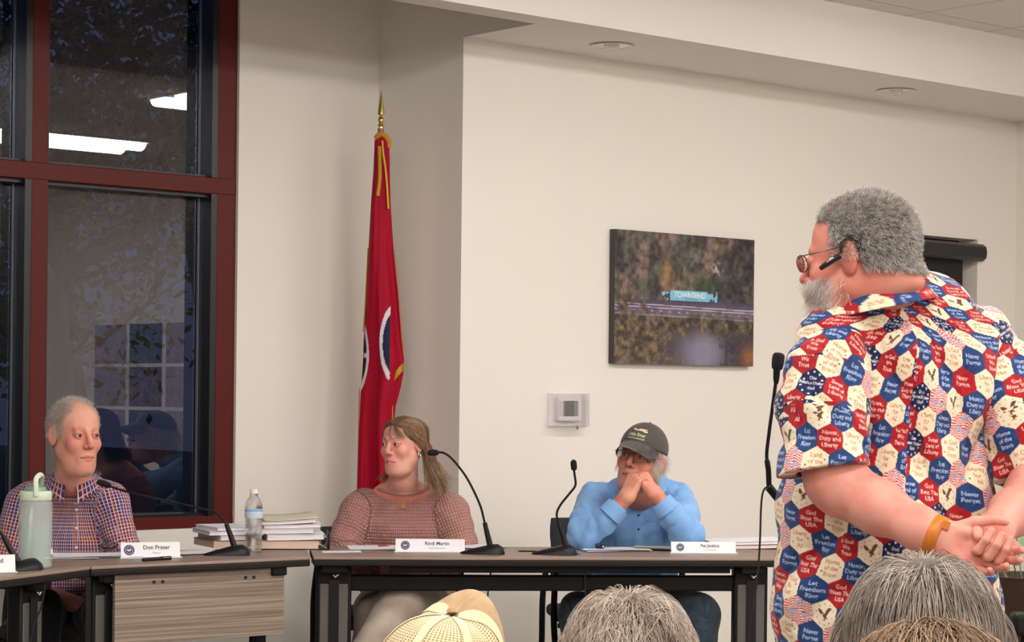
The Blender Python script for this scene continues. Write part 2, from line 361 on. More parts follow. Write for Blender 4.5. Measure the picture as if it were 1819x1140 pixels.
# ---------------------------------------------------------------- framed canvas
def canvas_image(w_, h):
    X, Y = np.meshgrid((np.arange(w_)+.5)/w_, (np.arange(h)+.5)/h)
    P = np.stack([X.ravel()*1.5, Y.ravel(), np.full(X.size, .3)], -1)
    n1 = fbm(P, 7, 1, 4).reshape(h, w_); n2 = fbm(P, 26, 5, 4).reshape(h, w_); n3 = fbm(P*np.array([1, .45, 1]), 10, 9, 3).reshape(h, w_)
    n4 = fbm(P, 60, 3, 3).reshape(h, w_)
    def mixc(a, b_, t): t = np.clip(t, 0, 1)[..., None]; return np.array(a)*(1-t)+np.array(b_)*t
    dk = lin(60, 54, 56); br = lin(118, 100, 90); gr = lin(80, 82, 74); ye = lin(142, 122, 88); tan = lin(140, 122, 104)
    img = mixc(dk, br, (n3-.42)*4); img = img*(1-np.clip((n1-.5)*5, 0, 1)[..., None])+np.array(gr)*np.clip((n1-.5)*5, 0, 1)[..., None]
    img = img*(.35+1.35*np.clip((n2-.25)*1.9, 0, 1.3)[..., None])
    g = np.exp(-(((X-.36)/.035)**2+((Y-.32)/.13)**2))[..., None]; img = img*(1-g*.7)+np.array(lin(170, 130, 80))*g*.7*(.5+n2[..., None])
    g = np.exp(-(((X-.60)/.12)**2+((Y-.40)/.07)**2))[..., None]; img = img*(1-g*.8)+np.array(lin(66, 84, 56))*g*.8*(.5+n2[..., None])
    g = (np.exp(-(((X-.72)/.035)**2+((Y-.25)/.05)**2))*(n4 > .55))[..., None]; img = img*(1-g)+np.array(lin(190, 170, 170))*g
    # road
    ytop = .515-.01*X; road = (Y > ytop) & (Y < .635+.01*X)
    rc = mixc(lin(70, 62, 84), lin(122, 110, 130), (Y-ytop)/.12+.5*(n2-.5)); img = np.where(road[..., None], rc, img)
    for yy, ww, dash in ((.555+.012*0, .004, 0), (.575, .004, 0), (.632, .004, 0), (.60, .0035, 1)):
        m = (np.abs(Y-yy-.02*(X-.5)) < ww); 
        if dash: m &= ((X*16) % 1 < .3)
        img = np.where(m[..., None], np.array(lin(190, 180, 196)), img)
    # river
    riv = (Y > .74+.05*np.sin(X*6+.8)+.12*(n1-.5)) & (X > .22+.3*(n3-.5))
    rv = mixc(lin(70, 62, 72), lin(140, 136, 156), np.exp(-(((X-.62)/.14)**2+((Y-.9)/.16)**2))*1.2)*(.75+.5*n3[..., None])
    rk = (X > .74) & (n2 > .52); rv = np.where(rk[..., None], rv*.55, rv); img = np.where(riv[..., None], rv, img)
    # river-bank bushes
    def sg(x): return 1/(1+np.exp(-np.clip(x, -30, 30)))
    wob = (n1-.5)*.9+(n2-.5)*.5
    bank = sg((Y-.625-.10*wob)*60)*sg((.80+.22*wob-.05*X-Y)*60)
    bank = np.maximum(bank, sg((.36+.45*wob-X)*40)*sg((Y-.62-.1*wob)*50)*sg((.95-Y+.1*wob)*50))
    bank = np.maximum(bank, sg((n3-.56-.35*np.abs(X-.18))*50)*sg((Y-.50-.05*wob)*60)*sg((.66-Y)*60)*(X < .36))
    bk = mixc(lin(62, 54, 52), ye, (n2-.36)*2.4)*(.5+.8*n4[..., None]); 
    bk = np.where((X > .62)[..., None] & (n1 > .45)[..., None], bk*np.array([.62, .72, .66]), bk)
    img = img*(1-bank[..., None])+bk*bank[..., None]
    g = np.exp(-(((X-.97)/.06)**2+((Y-.92)/.08)**2))[..., None]; img = img*(1-g)+np.array(lin(150, 96, 58))*g*(.5+n2[..., None])
    # sign wall
    top = .432+.014*np.sin(X*40)*(np.abs(X-.52) > .13)+.006*np.abs(X-.5); bl = (X > .325) & (X < .725) & (Y > top) & (Y < .508-.012*(X < .36))
    sc = mixc(lin(112, 184, 214), lin(140, 206, 232), n2); stone = (np.abs(X-.52) > .135) & (n4 > .5); sc = np.where(stone[..., None], np.array(lin(70, 72, 80)), sc)
    img = np.where(bl[..., None], sc, img)
    stamp(img, 'TOWNSEND', .525*w_, .464*h, .040*w_, lin(225, 240, 240), True)
    stamp(img, 'TENNESSEE', .53*w_, .490*h, .020*w_, lin(70, 120, 140), False)
    return np.clip(img*.92, 0, 1)
cv = thing('canvas_picture', 'canvas aerial photograph of a road, river and blue town sign on cream wall', 'picture', room(1.2955, 0, 1.7535), WANG)
painted('print_face', M_paint, cv, .897, .593, canvas_image(330, 220)).location = (0, -.036, 0)
MB().box((0, -.018, 0), (.897, .035, .593)).build('canvas_wrap', mat('canvas edge', (.06, .05, .05), .7), cv)
# ---------------------------------------------------------------- thermostat in a clear guard
M_clear = mat('clear guard plastic', (.93, .90, .95), .12, trans=1.0, ior=1.3, alpha=.32)
M_tw = mat('thermostat white', (.74, .70, .72), .35)
th = thing('thermostat', 'white thermostat with grey screen inside clear locking guard on cream wall', 'thermostat', room(.606, 0, 1.25), WANG)
MB().box((0, -.003, 0), (.23, .006, .146)).build('guard_base', mat('guard plate', (.80, .76, .76), .4), th, bevel=.002)
MB().box((-.012, -.018, .002), (.135, .03, .105)).build('body', M_tw, th, bevel=.008, seg=3)
MB().box((-.012, -.034, .006), (.082, .003, .066)).build('screen', mat('lcd screen', (.14, .15, .13), .25), th)
g = MB()
for z in (-.070, .070): g.box((-.02, -.03, z), (.185, .06, .004))
for x in (-.112, .072): g.box((x, -.03, 0), (.004, .06, .14))
g.box((.094, -.008, 0), (.045, .004, .14)); g.box((-.02, -.061, 0), (.185, .003, .144))
g.build('guard_cover', M_clear, th)
MB().lathe([(.006, -.085), (.009, -.08), (.009, -.068), (.005, -.066)], 14, c=(.012, -.05, 0)).build('lock', M_chrome, th, smooth=60)
# outlet on the wall behind the tables
ol = thing('wall_outlet', 'small cream outlet plate low on the front wall behind the tables', 'outlet', room(1.467, 0, .40), WANG)
MB().box((0, -.004, 0), (.07, .007, .115)).build('cover_plate', M_tw, ol, bevel=.002)
MB().box((0, -.008, .022), (.03, .003, .028)).box((0, -.008, -.022), (.03, .003, .028)).build('socket', M_white, ol, bevel=.002)
# ---------------------------------------------------------------- outdoors: dusk trees
M_bark = mat('dark bark', (.06, .045, .035), .9, bump=.5, bscale=20)
M_leaf = mat('tree leaves', (.035, .045, .02), .8)
def tree(base, H, seed, label, spread=2.6, nl=7000):
    rg = np.random.RandomState(seed)
    t = thing('garden_tree', label, 'tree', base)
    mb = MB(); tips = []
    def br(p, d, L, r, lvl):
        n = 6; pts = [p]; q = p.copy(); dd = d.copy()
        for i in range(n):
            dd = dd+rg.randn(3)*.13; dd[2] += .03; dd /= np.linalg.norm(dd); q = q+dd*L/n; pts.append(q.copy())
            if lvl >= 2 or i >= 3: tips.append(q.copy())
        mb.tube(pts, [r*(1-.6*i/n) for i in range(n+1)], 6 if lvl else 10)
        if lvl < 3:
            for j in range(5 if lvl == 0 else 4):
                i = rg.randint(2, n+1); a = rg.rand()*2*PI; side = np.array([math.cos(a), math.sin(a), .35+rg.rand()*.4]); side /= np.linalg.norm(side)
                br(pts[i].copy(), side, L*(.5+.25*rg.rand()), r*.45, lvl+1)
    br(np.array([0, 0, -.3]), np.array([.05, 0, 1.]), H*.62, .16, 0)
    mb.build('trunk', M_bark, t, smooth=60)
    T = np.array(tips); C = T[rg.randint(len(T), size=nl)]+rg.randn(nl, 3)*.28
    A = rg.randn(nl, 3); A /= np.linalg.norm(A, axis=1)[:, None]; B = np.cross(A, rg.randn(nl, 3)); B /= np.linalg.norm(B, axis=1)[:, None]
    s = (.028+.026*rg.rand(nl)[:, None])*H/5.6
    V = np.stack([C-A*s, C+B*s*.5, C+A*s, C-B*s*.5], 1).reshape(-1, 3); F = np.arange(nl*4).reshape(-1, 4)
    mesh_obj('foliage', V, F, M_leaf, t)
tree(room(.75, -5.2, 0), 5.6, 3, 'dark leafy tree just outside the tall window', nl=9000)
tree(room(3.9, -10.5, 0), 7.0, 5, 'larger dark tree outside, behind the one nearest the glass', nl=9000)
tree(room(9.5, -17.0, 0), 9.5, 9, 'farthest dark tree seen through the upper window panes', nl=8000)
tree(room(16, -8.5, 0), 7.0, 12, 'dark tree outside the narrow window with the roller blind', nl=12000)
M_grass = mat('night lawn', (.02, .03, .012), .95, noise=.3, nscale=3)
struct(MB().rbox(-30, 20, -40, -.785, -.12, -.08).build('ground_outside', M_grass))
# world: dusk sky
wd = bpy.data.worlds.new('dusk'); SC.world = wd; wd.use_nodes = True
bg = wd.node_tree.nodes['Background']
tc = wd.node_tree.nodes.new('ShaderNodeTexCoord'); sx = wd.node_tree.nodes.new('ShaderNodeSeparateXYZ'); cr = wd.node_tree.nodes.new('ShaderNodeValToRGB')
wd.node_tree.links.new(tc.outputs['Generated'], sx.inputs[0]); wd.node_tree.links.new(sx.outputs['Z'], cr.inputs[0]); wd.node_tree.links.new(cr.outputs[0], bg.inputs[0])
cr.color_ramp.elements[0].color = (.018, .024, .050, 1); cr.color_ramp.elements[0].position = 0
cr.color_ramp.elements[1].color = (.020, .038, .115, 1); cr.color_ramp.elements[1].position = .35
bg.inputs[1].default_value = 1.0
# camera
cd = bpy.data.cameras.new('camera'); cam = bpy.data.objects.new('camera', cd); COL.objects.link(cam); SC.camera = cam
cd.sensor_fit = 'HORIZONTAL'; cd.sensor_width = 36.0; cd.lens = FPX*36.0/1819.0
cd.shift_x = 0; cd.shift_y = (CY-570.0)/1819.0
cam.matrix_world = Matrix.Translation((0, 0, CAMH)) @ Matrix.Rotation(PI/2, 4, 'X') @ Matrix.Rotation(ROLL, 4, 'Z')
cd.clip_start = .05
SC.view_settings.view_transform = 'Standard'; SC.view_settings.look = 'None'; SC.view_settings.gamma = 1; SC.view_settings.exposure = 0.0
SC.view_settings.use_curve_mapping = False
SC.cycles.use_denoising = True
SC.cycles.max_bounces = 8; SC.cycles.diffuse_bounces = 4; SC.cycles.glossy_bounces = 4; SC.cycles.adaptive_threshold = .03; SC.cycles.transparent_max_bounces = 16
SC.cycles.sample_clamp_indirect = 6
# ================================================================ tables
TZ = .737
def wood_mat(name, c1, c2, dirn=0.0, rough=.45):
    m = bpy.data.materials.new(name); m.use_nodes = True; nt = m.node_tree; N = nt.nodes; L = nt.links; p = N['Principled BSDF']
    tc = N.new('ShaderNodeTexCoord'); mp = N.new('ShaderNodeMapping'); mp.inputs['Scale'].default_value = (.5, 34, 72)
    L.new(tc.outputs['Object'], mp.inputs[0])
    t = N.new('ShaderNodeTexNoise'); t.inputs['Scale'].default_value = 2.2; t.inputs['Detail'].default_value = 6; t.inputs['Distortion'].default_value = .6; L.new(mp.outputs[0], t.inputs[0])
    r = N.new('ShaderNodeValToRGB'); r.color_ramp.elements[0].color = (*c1, 1); r.color_ramp.elements[0].position = .35; r.color_ramp.elements[1].color = (*c2, 1); r.color_ramp.elements[1].position = .68
    L.new(t.outputs[0], r.inputs[0]); L.new(r.outputs[0], p.inputs['Base Color']); p.inputs['Roughness'].default_value = rough
    return m
M_lam = wood_mat('taupe laminate', lin(120, 102, 90), lin(150, 132, 118))
M_pan = wood_mat('grey oak modesty panel', lin(96, 82, 70), lin(152, 136, 120), rough=.6)
M_edge = mat('dark table edge', lin(30, 26, 24), .5, spec=.25)
M_blk = mat('black powder coat', (.006, .006, .0065), .42, spec=.22)
M_blk2 = mat('satin black plastic', (.008, .008, .009), .42, spec=.3)
M_greym = mat('grey leg inset', lin(92, 90, 86), .45, metal=.3)
M_rub = mat('black rubber', (.01, .01, .01), .8)
M_cord = mat('black cable', (.014, .014, .014), .5)
def table(name, label, front, back, legs, beam=None, panel=None, strip=None):
    # front / back: 2D corner points, left to right seen from the audience
    fl, fr_ = [np.array(p) for p in front]; bl, br_ = [np.array(p) for p in back]
    ang = math.atan2(*(fr_-fl)[::-1]); o = thing(name, label, 'table', (fl[0], fl[1], 0), ang, 'conference tables set in an arc')
    Rm = rotz(-ang)[:2, :2]
    def lc(p): return Rm @ (np.array(p)-fl)
    poly = [tuple(lc(p)) for p in (fl, fr_, br_, bl)]
    MB().prism(poly, TZ-.012, TZ).build('tabletop', M_lam, o, bevel=.004, seg=3)
    cx = np.mean([p[0] for p in poly]); cy = np.mean([p[1] for p in poly])
    p2 = [((x-cx)*.999+cx, (y-cy)*.997+cy) for x, y in poly]
    MB().prism(p2, TZ-.034, TZ-.012).build('edge_band', M_edge, o, bevel=.005, seg=3)
    L = np.linalg.norm(fr_-fl)
    for x, kind in legs:
        if kind == 'fold':
            lg = MB().box((x, .10, .39), (.125, .055, .62)).build('leg', M_blk, o, bevel=.008)
            MB().box((x, .0735, .44), (.10, .006, .39)).build('inset', M_greym, lg, bevel=.003)
            MB().box((x, .068, .45), (.036, .008, .40)).build('slot', M_blk2, lg, bevel=.002)
            h = MB().tube([(x, .04, .235), (x, .13, .235)], .042, 32).build('hinge_barrel', M_greym, lg, smooth=40, bevel=.002)
            MB().box((x, .16, .690), (.09, .26, .028)).box((x, .09, .72-.02), (.05, .10, .06)).build('bracket', M_blk, lg, bevel=.004)
            MB().tube([(x+.015, .06, .70), (x+.02, .05, .675), (x+.005, .05, .66), (x-.01, .06, .68)], .005, 8).build('lever', M_chrome, lg, smooth=60)
            MB().box((x, .25, .05), (.06, .58, .035)).build('foot', M_blk, lg, bevel=.01)
            for yy in (0, .50): MB().lathe([(.001, 0), (.022, 0), (.024, .012), (.02, .034), (.001, .034)], 16, c=(x, yy, 0)).build('caster', M_rub, lg, smooth=50)
        elif kind == 'post':
            lg = MB().box((x, .16, .37), (.045, .05, .66)).build('leg', M_blk, o, bevel=.006)
            MB().box((x, .25, .035), (.05, .5, .03)).build('foot', M_blk, lg, bevel=.008)
            MB().box((x, .16, .69), (.06, .3, .03)).build('bracket', M_blk, lg, bevel=.004)
    if beam: MB().box(((beam[0]+beam[1])/2, .11, beam[2]), (beam[1]-beam[0], .04, .056)).build('crossbar', M_blk, o, bevel=.006)
    if strip: MB().box(((strip[0]+strip[1])/2, .05, TZ-.046), (strip[1]-strip[0], .03, .026)).build('undertop_rail', M_blk, o, bevel=.003)
    if panel:
        x0, x1, z0, z1, y = panel
        pn = MB().box(((x0+x1)/2, y, (z0+z1)/2), (x1-x0, .018, z1-z0)).build('modesty_panel', M_pan, o, bevel=.0015)
        for a in (.22, .27, .76, .81):
            MB().tube([(x0+(x1-x0)*a, y-.0095, z1-.032), (x0+(x1-x0)*a, y-.012, z1-.032)], .0055, 16).build('bolt', M_blk2, pn)
    return o
J0 = (-1.86, 5.75); J1 = (-1.376, 6.92); J2 = (-.697, 7.43); J3 = (1.13, 7.62)
B0 = (-2.33, 5.95); B1 = (-1.81, 7.26); B2 = (-.735-.02, 7.93); B3 = (1.08, 8.12)
table('conference_table', 'taupe conference table at the left frame edge carrying the green tumbler', (J0, J1), (B0, B1), [(1.05, 'fold'), (.25, 'fold')], None)
table('conference_table', 'wedge-shaped taupe table with grey oak modesty panel in front of the man in plaid', ((J1[0]+.004, J1[1]+.003), (J2[0]-.006, J2[1]-.004)), ((B1[0]+.003, B1[1]+.004), (B2[0]-.012, B2[1])), [(.10, 'fold'), (.72, 'post')], None, (.095, .745, .468, .705, .03))
# long table: two legs
table('conference_table', 'long taupe table with black crossbar in front of the woman and the man in cap', ((J2[0]+.004, J2[1]), J3), ((B2[0], B2[1]), B3), [(.075, 'fold'), (1.585, 'fold')], (.11, 1.60, .636), None, (.27, 1.50))
# ================================================================ table-top helpers: a point on the long / wedge table from a pixel
def ontop(px, py):
    d = ray(px, py); t = (TZ-CAMH)/d[2]; return np.array([0, 0, CAMH])+d*t
A_C = math.atan2(J3[1]-J2[1], J3[0]-J2[0]); A_B = math.atan2(J2[1]-J1[1], J2[0]-J1[0]); A_A = math.atan2(J1[1]-J0[1], J1[0]-J0[0])
# ---------------------------------------------------------------- microphones
M_mic = mat('mic foam', (.006, .006, .007), .95, bump=.3, bscale=900)
def microphone(label, base_px, yaw, thick, neck, head, cord, depth_k=0.0, group='gooseneck microphones on the tables'):
    """base_px pixel of base centre on table; thick / neck / head: pixel lists at the base's depth"""
    p0 = ontop(*base_px); Y = p0[1]
    o = thing('gooseneck_microphone', label, 'microphone', p0, 0, group)
    Rm = rotz(yaw)
    # teardrop base: long tail to local -x
    sec = []
    for t, hw, h in ((-.092, .004, .006), (-.08, .018, .010), (-.05, .030, .019), (-.01, .038, .029), (.025, .040, .037), (.045, .037, .038), (.062, .028, .028), (.070, .012, .010)):
        sec.append([Rm @ np.array([t, hw*math.cos(a), max(0, h*math.sin(a))]) for a in np.linspace(-.0, PI, 13)]+[Rm @ np.array([t, -hw*.98, 0]), Rm @ np.array([t, hw*.98, 0])][:0])
    MB().rings([np.array(s) for s in sec]).build('base', M_blk2, o, smooth=50)
    MB().box(tuple(Rm @ np.array([.02, 0, .001])), (.05, .05, .002), rz=yaw).build('foot_pad', M_rub, o)
    def W(p): return at(p[0], p[1], Y+(p[2] if len(p) > 2 else 0))-p0
    tp = [W(p) for p in thick]
    MB().tube(tp, [.0105, .0115, .0105, .0075][:len(tp)] if len(tp) == 4 else np.linspace(.0115, .008, len(tp)), 14).build('stem', M_blk2, o, smooth=60)
    npth = spline([W(p) for p in neck], 8); MB().tube(npth, .0042, 10).build('gooseneck', M_blk, o, smooth=60)
    hd = [W(p) for p in head]; d = hd[1]-hd[0]; L = np.linalg.norm(d); pr = []; N_ = 9
    ts = np.linspace(0, 1, N_); rr = [.004]+[.0115*(1-.35*abs(2*t-1)**3) for t in ts[1:-1]]+[.003]
    MB().tube([hd[0]+d*t for t in ts], rr, 14).build('mic_head', M_mic, o, smooth=70)
    if cord:
        cp = [ontop(*cord[0])+np.array([0, 0, .004])-p0]+[W(p) for p in cord[1:]]
        MB().tube(spline(cp, 10), .003, 8).build('cord', M_cord, o, smooth=60)
    return o
microphone('black gooseneck microphone on the wedge table reaching toward the man in plaid', (408, 986), A_B-.35, [(418, 976), (410, 952), (402, 930)], [(402, 930), (385, 911), (350, 901), (300, 890), (250, 879), (208, 868), (193, 862)], [(198, 863), (172, 855)],
           [(432, 987), (449, 990), (460, 1003), (461, 1030, -.03), (454, 1075, -.03), (449, 1150, -.03)])
microphone('black gooseneck microphone arching up beside the woman in the pink sweater', (862, 984), A_C-.25, [(872, 975), (866, 950), (861, 928)], [(861, 928), (852, 895), (830, 850), (806, 818), (790, 805), (776, 803)], [(780, 803.5), (759, 804)],
           [(876, 985), (876, 990), (875, 1000, -.02), (868, 1040, -.03), (864, 1100, -.03), (862, 1150, -.03)])
microphone('black gooseneck microphone bent upright left of the man in the cap', (990, 985), A_C-.2, [(1007, 976), (1000, 952), (992, 928)], [(992, 928), (989, 912), (996, 896), (1012, 876), (1022, 862), (1021, 845), (1019, 832)], [(1020, 836), (1018.5, 816)],
           [(1021, 984), (1031, 987), (1037, 1000, -.03), (1039, 1030, -.03), (1040, 1080, -.03), (1038, 1150, -.03)])
microphone('black gooseneck microphone half hidden by the tumbler at the left frame edge', (40, 1013), A_A-.25, [(32, 998), (18, 975), (6, 952)], [(6, 952), (-12, 930), (-40, 905), (-70, 890)], [(-66, 892), (-86, 884)],
           [(60, 1013), (74, 1016), (80, 1030, -.02), (74, 1075, -.02), (60, 1110, -.02), (52, 1150, -.02)])
# ---------------------------------------------------------------- name plates
M_plate = mat('white plate', lin(232, 230, 232, .95), .3)
M_ink = mat('dark ink', lin(60, 58, 66), .5); M_ink2 = mat('grey ink', lin(130, 128, 134), .5)
M_seal = mat('navy seal', lin(52, 54, 84), .5); M_seal2 = mat('seal pale ring', lin(190, 190, 205), .5)
def plate(label, px, py, W, H, yaw, name, role, pen=False):
    p = ontop(px, py); o = thing('name_plate', label, 'name plate', p, yaw, 'name plates along the tables')
    lean = .28; Rm = rotx(-lean)
    # leaning front plate with a small foot
    def T(x, y, z): return Rm @ np.array([x, y, z])
    V = [T(x, y, z) for x in (-W/2, W/2) for y in (0, .003) for z in (.004, H)]
    MB().add(V, [(0, 1, 3, 2), (4, 6, 7, 5), (0, 4, 5, 1), (2, 3, 7, 6), (0, 2, 6, 4), (1, 5, 7, 3)]).build('plate', M_plate, o)
    MB().box((0, .012, .002), (W+.01, .045, .004)).build('stand', mat('clear stand', lin(215, 215, 215), .2), o, bevel=.001)
    Rt = Rm @ rotx(PI/2)
    text_obj('name_text', name, H*.36, M_ink, o, T(W*.10, -.0006, H*.66), Rt, True)
    text_obj('role_text', role, H*.20, M_ink2, o, T(W*.10, -.0006, H*.32), Rt)
    c = T(-W*.36, -.0005, H*.52); r = H*.33
    def disc(r0, r1, dy, m, nm):
        ang = np.linspace(0, 2*PI, 28, endpoint=False)
        if r0 == 0: V = [c+Rm @ np.array([r1*math.cos(a), dy, r1*math.sin(a)]) for a in ang]; return MB().add(V, [tuple(range(28))]).build(nm, m, o)
        V = [c+Rm @ np.array([q*math.cos(a), dy, q*math.sin(a)]) for q in (r0, r1) for a in ang]
        return MB().add(V, [(i, (i+1) % 28, (i+1) % 28+28, i+28) for i in range(28)]).build(nm, m, o)
    disc(0, r, 0, M_seal, 'seal'); disc(r*.66, r*.73, -.0004, M_seal2, 'seal_ring')
    V = [c+Rm @ np.array([a*r, -.0005, b*r]) for a, b in ((-.5, -.05), (-.25, .28), (-.02, .02), (.2, .33), (.5, -.02), (.2, -.12), (.0, -.3), (-.3, -.14))]
    MB().add(V, [tuple(range(8))]).build('seal_emblem', M_seal2, o)
    return o
plate('white Mayor name plate with navy seal in front of the man in plaid', 268, 991, .205, .056, A_B-.30, 'Don Prater', 'Mayor')
plate('white commissioner name plate with navy seal in front of the woman in pink', 764, 981, .252, .050, A_C-.06, 'Rindi Martin', 'Commissioner')
plate('white commissioner name plate with navy seal beside the blue shirt sleeve', 1250, 983, .240, .044, A_C-.04, 'Pat Jenkins', 'Commissioner')
plate('slanted white name plate in front of the tumbler, cut by the left frame edge', -40, 1018, .235, .058, A_A-.80, '     Satterfield', '          Vice Mayor')
# ---------------------------------------------------------------- pens
def pen(label, a, b, r=.0045, m=None, cap=None, dz=.0):
    p, q = ontop(*a), ontop(*b); d = q-p; L = np.linalg.norm(d)
    o = thing('pen', label, 'pen', p+np.array([0, 0, dz]), math.atan2(d[1], d[0]))
    MB().tube([(0, 0, r), (.004, 0, r), (L-.01, 0, r), (L, 0, r*.9)], [r*.5, r, r, r*.35], 12).build('barrel', m or M_blk2, o, smooth=40)
    MB().tube([(L*.62, 0, r), (L*.98, 0, r)], r*1.22, 12).build('cap', cap or m or M_blk2, o, smooth=40)
    MB().box((L*.8, -r*1.3, r*1.6), (L*.25, .002, .002)).build('clip', M_chrome, o)
    return o
M_navy = mat('navy plastic', (.012, .015, .05), .4)
pen('black pen lying against the foot of the Mayor name plate', (252, 997), (304, 994), .006)
M_pale = mat('pale plastic barrel', lin(210, 210, 214), .4)
# ---------------------------------------------------------------- paper
M_paper = mat('white paper', lin(226, 224, 228), .8, noise=.02, nscale=6)
M_cream = mat('cream card', lin(214, 206, 180), .8); M_kraft = mat('tan folder card', lin(178, 142, 108), .8)
def sheets(name, label, px, py, yaw, w_, d_, n, m, seed=0, group=None, dz=0, tilt=0, cat='paper'):
    p = ontop(px, py)+np.array([0, 0, dz+.0006]); o = thing(name, label, cat, p, yaw, group)
    rg = np.random.RandomState(seed)
    for i in range(n):
        X, Yg = np.meshgrid(np.linspace(-w_/2, w_/2, 9), np.linspace(-d_/2, d_/2, 7), indexing='ij')
        ph = rg.rand()*6; Z = .0025*i+.0012+.0018*np.sin(X*14+ph)*np.cos(Yg*9+ph)+tilt*(X+w_/2)**2
        G = np.stack([X, Yg, Z], -1) @ rotz(rg.randn()*.06).T+np.array([rg.randn()*.006, rg.randn()*.006, 0])
        MB().grid(G).grid(G-np.array([0, 0, .0018]), True).build('sheet', m, o, smooth=180)
    return o
sheets('loose_papers', 'loose white papers on the table beneath the arms of the man in plaid', 165, 988, A_B-.3, .30, .20, 3, M_paper, 1)
sheets('loose_papers', 'folded white paper lying between the tumbler and the Mayor plate', 118, 992, A_B-.2, .20, .10, 2, M_paper, 2)
sheets('loose_papers', 'white papers between the Mayor plate and the wedge table microphone', 350, 982, A_B, .20, .16, 2, M_paper, 3)
sheets('loose_papers', 'white sheet on the long table at the foot of the black binder', 607, 980.5, A_C, .14, .10, 1, M_paper, 4)
sheets('loose_papers', 'white papers in front of the woman, behind her name plate', 690, 974, A_C, .30, .20, 2, M_paper, 5)
sheets('loose_papers', 'white papers between the woman\'s name plate and the arching microphone', 846, 971, A_C+.2, .16, .18, 2, M_paper, 6)
sheets('loose_papers', 'white note pad in front of the man in the cap, with a marker on it', 1090, 977, A_C-.05, .25, .17, 3, M_paper, 7)
sheets('beige_envelope', 'crumpled beige envelope lying left of the name plate by the blue sleeve', 1165, 977, A_C-.3, .14, .09, 2, M_cream, 8, cat='envelope', dz=.0085)
sheets('spiral_booklet', 'small yellowed booklet lying behind the upright microphone base', 946, 979, A_C-.1, .10, .06, 2, mat('yellowed card', lin(150, 132, 84), .7), 9, cat='booklet')
pen('red-tipped pen on the papers in front of the woman', (672, 973), (690, 972), .004, mat('red pen', lin(130, 50, 60), .4), dz=.004)
pen('white marker with dark blue cap and end on the note pad', (1040, 975), (1072, 978), .0075, M_pale, M_navy, dz=.008)
# eyeglasses / case by Prater's plate
eg = thing('folded_eyeglasses', 'folded eyeglasses with dark blue rims resting on papers behind the Mayor plate', 'eyeglasses', ontop(203, 981)+np.array([0, 0, .006]), A_B-.2)
for s in (-1, 1):
    MB().tube([(s*.026+.022*math.cos(a), -.01, .02+.018*math.sin(a)) for a in np.linspace(0, 2*PI, 21)], .0016, 8, cap=False).build('rim', M_navy, eg, smooth=60)
    MB().tube([(s*.05, -.01, .026), (s*.048, .02, .012), (-s*.03, .03, .006)], .002, 8).build('temple', M_navy, eg, smooth=60)
MB().tube([(-.006, -.01, .024), (0, -.011, .027), (.006, -.01, .024)], .0018, 8).build('bridge', M_navy, eg, smooth=60)
# ---------------------------------------------------------------- document stacks
def bound(label, p, yaw, w_, d_, h, m_cover, m_page, coil=False, group='bound documents in the stack', sag=0.0):
    o = thing('bound_document', label, 'document', p, yaw, group)
    def slab(z0, z1, ins, m, nm):
        X = np.linspace(-w_/2+ins, w_/2-ins, 9)
        R = []
        for x in X:
            z = sag*((x+w_/2)/w_)**2
            R.append([(x, -d_/2+ins, z0+z), (x, d_/2-ins, z0+z), (x, d_/2-ins, z1+z), (x, -d_/2+ins, z1+z)])
        return MB().rings([np.array(r) for r in R]).build(nm, m, o)
    slab(.0008, h-.0010, .003, m_page, 'pages'); slab(h-.0010, h, 0, m_cover, 'front_cover'); slab(0, .0008, 0, m_cover, 'back_cover')
    if coil:
        for i in range(22):
            x = -w_/2+.01+i*(w_-.02)/21; z = h/2+sag*((x+w_/2)/w_)**2
            pts = [(x, d_/2+.004*math.cos(a)-.002, z+(h/2+.003)*math.sin(a)) for a in np.linspace(0, 2*PI, 11)]
            MB().tube(pts, .0011, 5, cap=False).build('coil_ring', M_blk2, o, smooth=60)
    return o
M_pg = mat('page edges', lin(222, 216, 218), .85, noise=.12, nscale=40, stretch=(1, 1, 30)); M_pg2 = mat('aged page edges', lin(206, 184, 168), .85, noise=.12, nscale=40, stretch=(1, 1, 30))
s0 = ontop(512, 977); sy = A_C+.02
zz = 0.0035
stackA = [('tan-edged thick document, lowest of the stack beside the water bottle', .33, .22, .030, M_kraft, M_pg2, False, 0, 0, .0),
          ('thick white document second from the bottom of the stack beside the water bottle', .31, .22, .022, M_paper, M_pg, False, .02, .05, .004),
          ('white document in the middle of the stack beside the water bottle', .32, .22, .018, M_paper, M_pg, False, -.01, -.04, .004),
          ('thin white report just under the top two of the stack beside the water bottle', .31, .21, .012, M_paper, M_pg, False, .01, .03, .006),
          ('white report directly beneath the cream coil-bound one on the tall stack', .30, .21, .012, M_paper, M_pg, True, .0, -.02, .010),
          ('cream coil-bound report on top of the stack beside the water bottle', .29, .21, .006, M_cream, M_pg, True, .005, .03, .012)]
for lab, w_, d_, h, mc, mp_, coil, dx, da, sg in stackA:
    pth = s0+rotz(sy) @ np.array([dx, .150, zz+.0005]); bound(lab, pth, sy+da, w_*.68, d_*1.25, h, mc, mp_, coil, sag=sg); zz += h+.001+sg*.1
s1 = ontop(425, 974); zz = 0
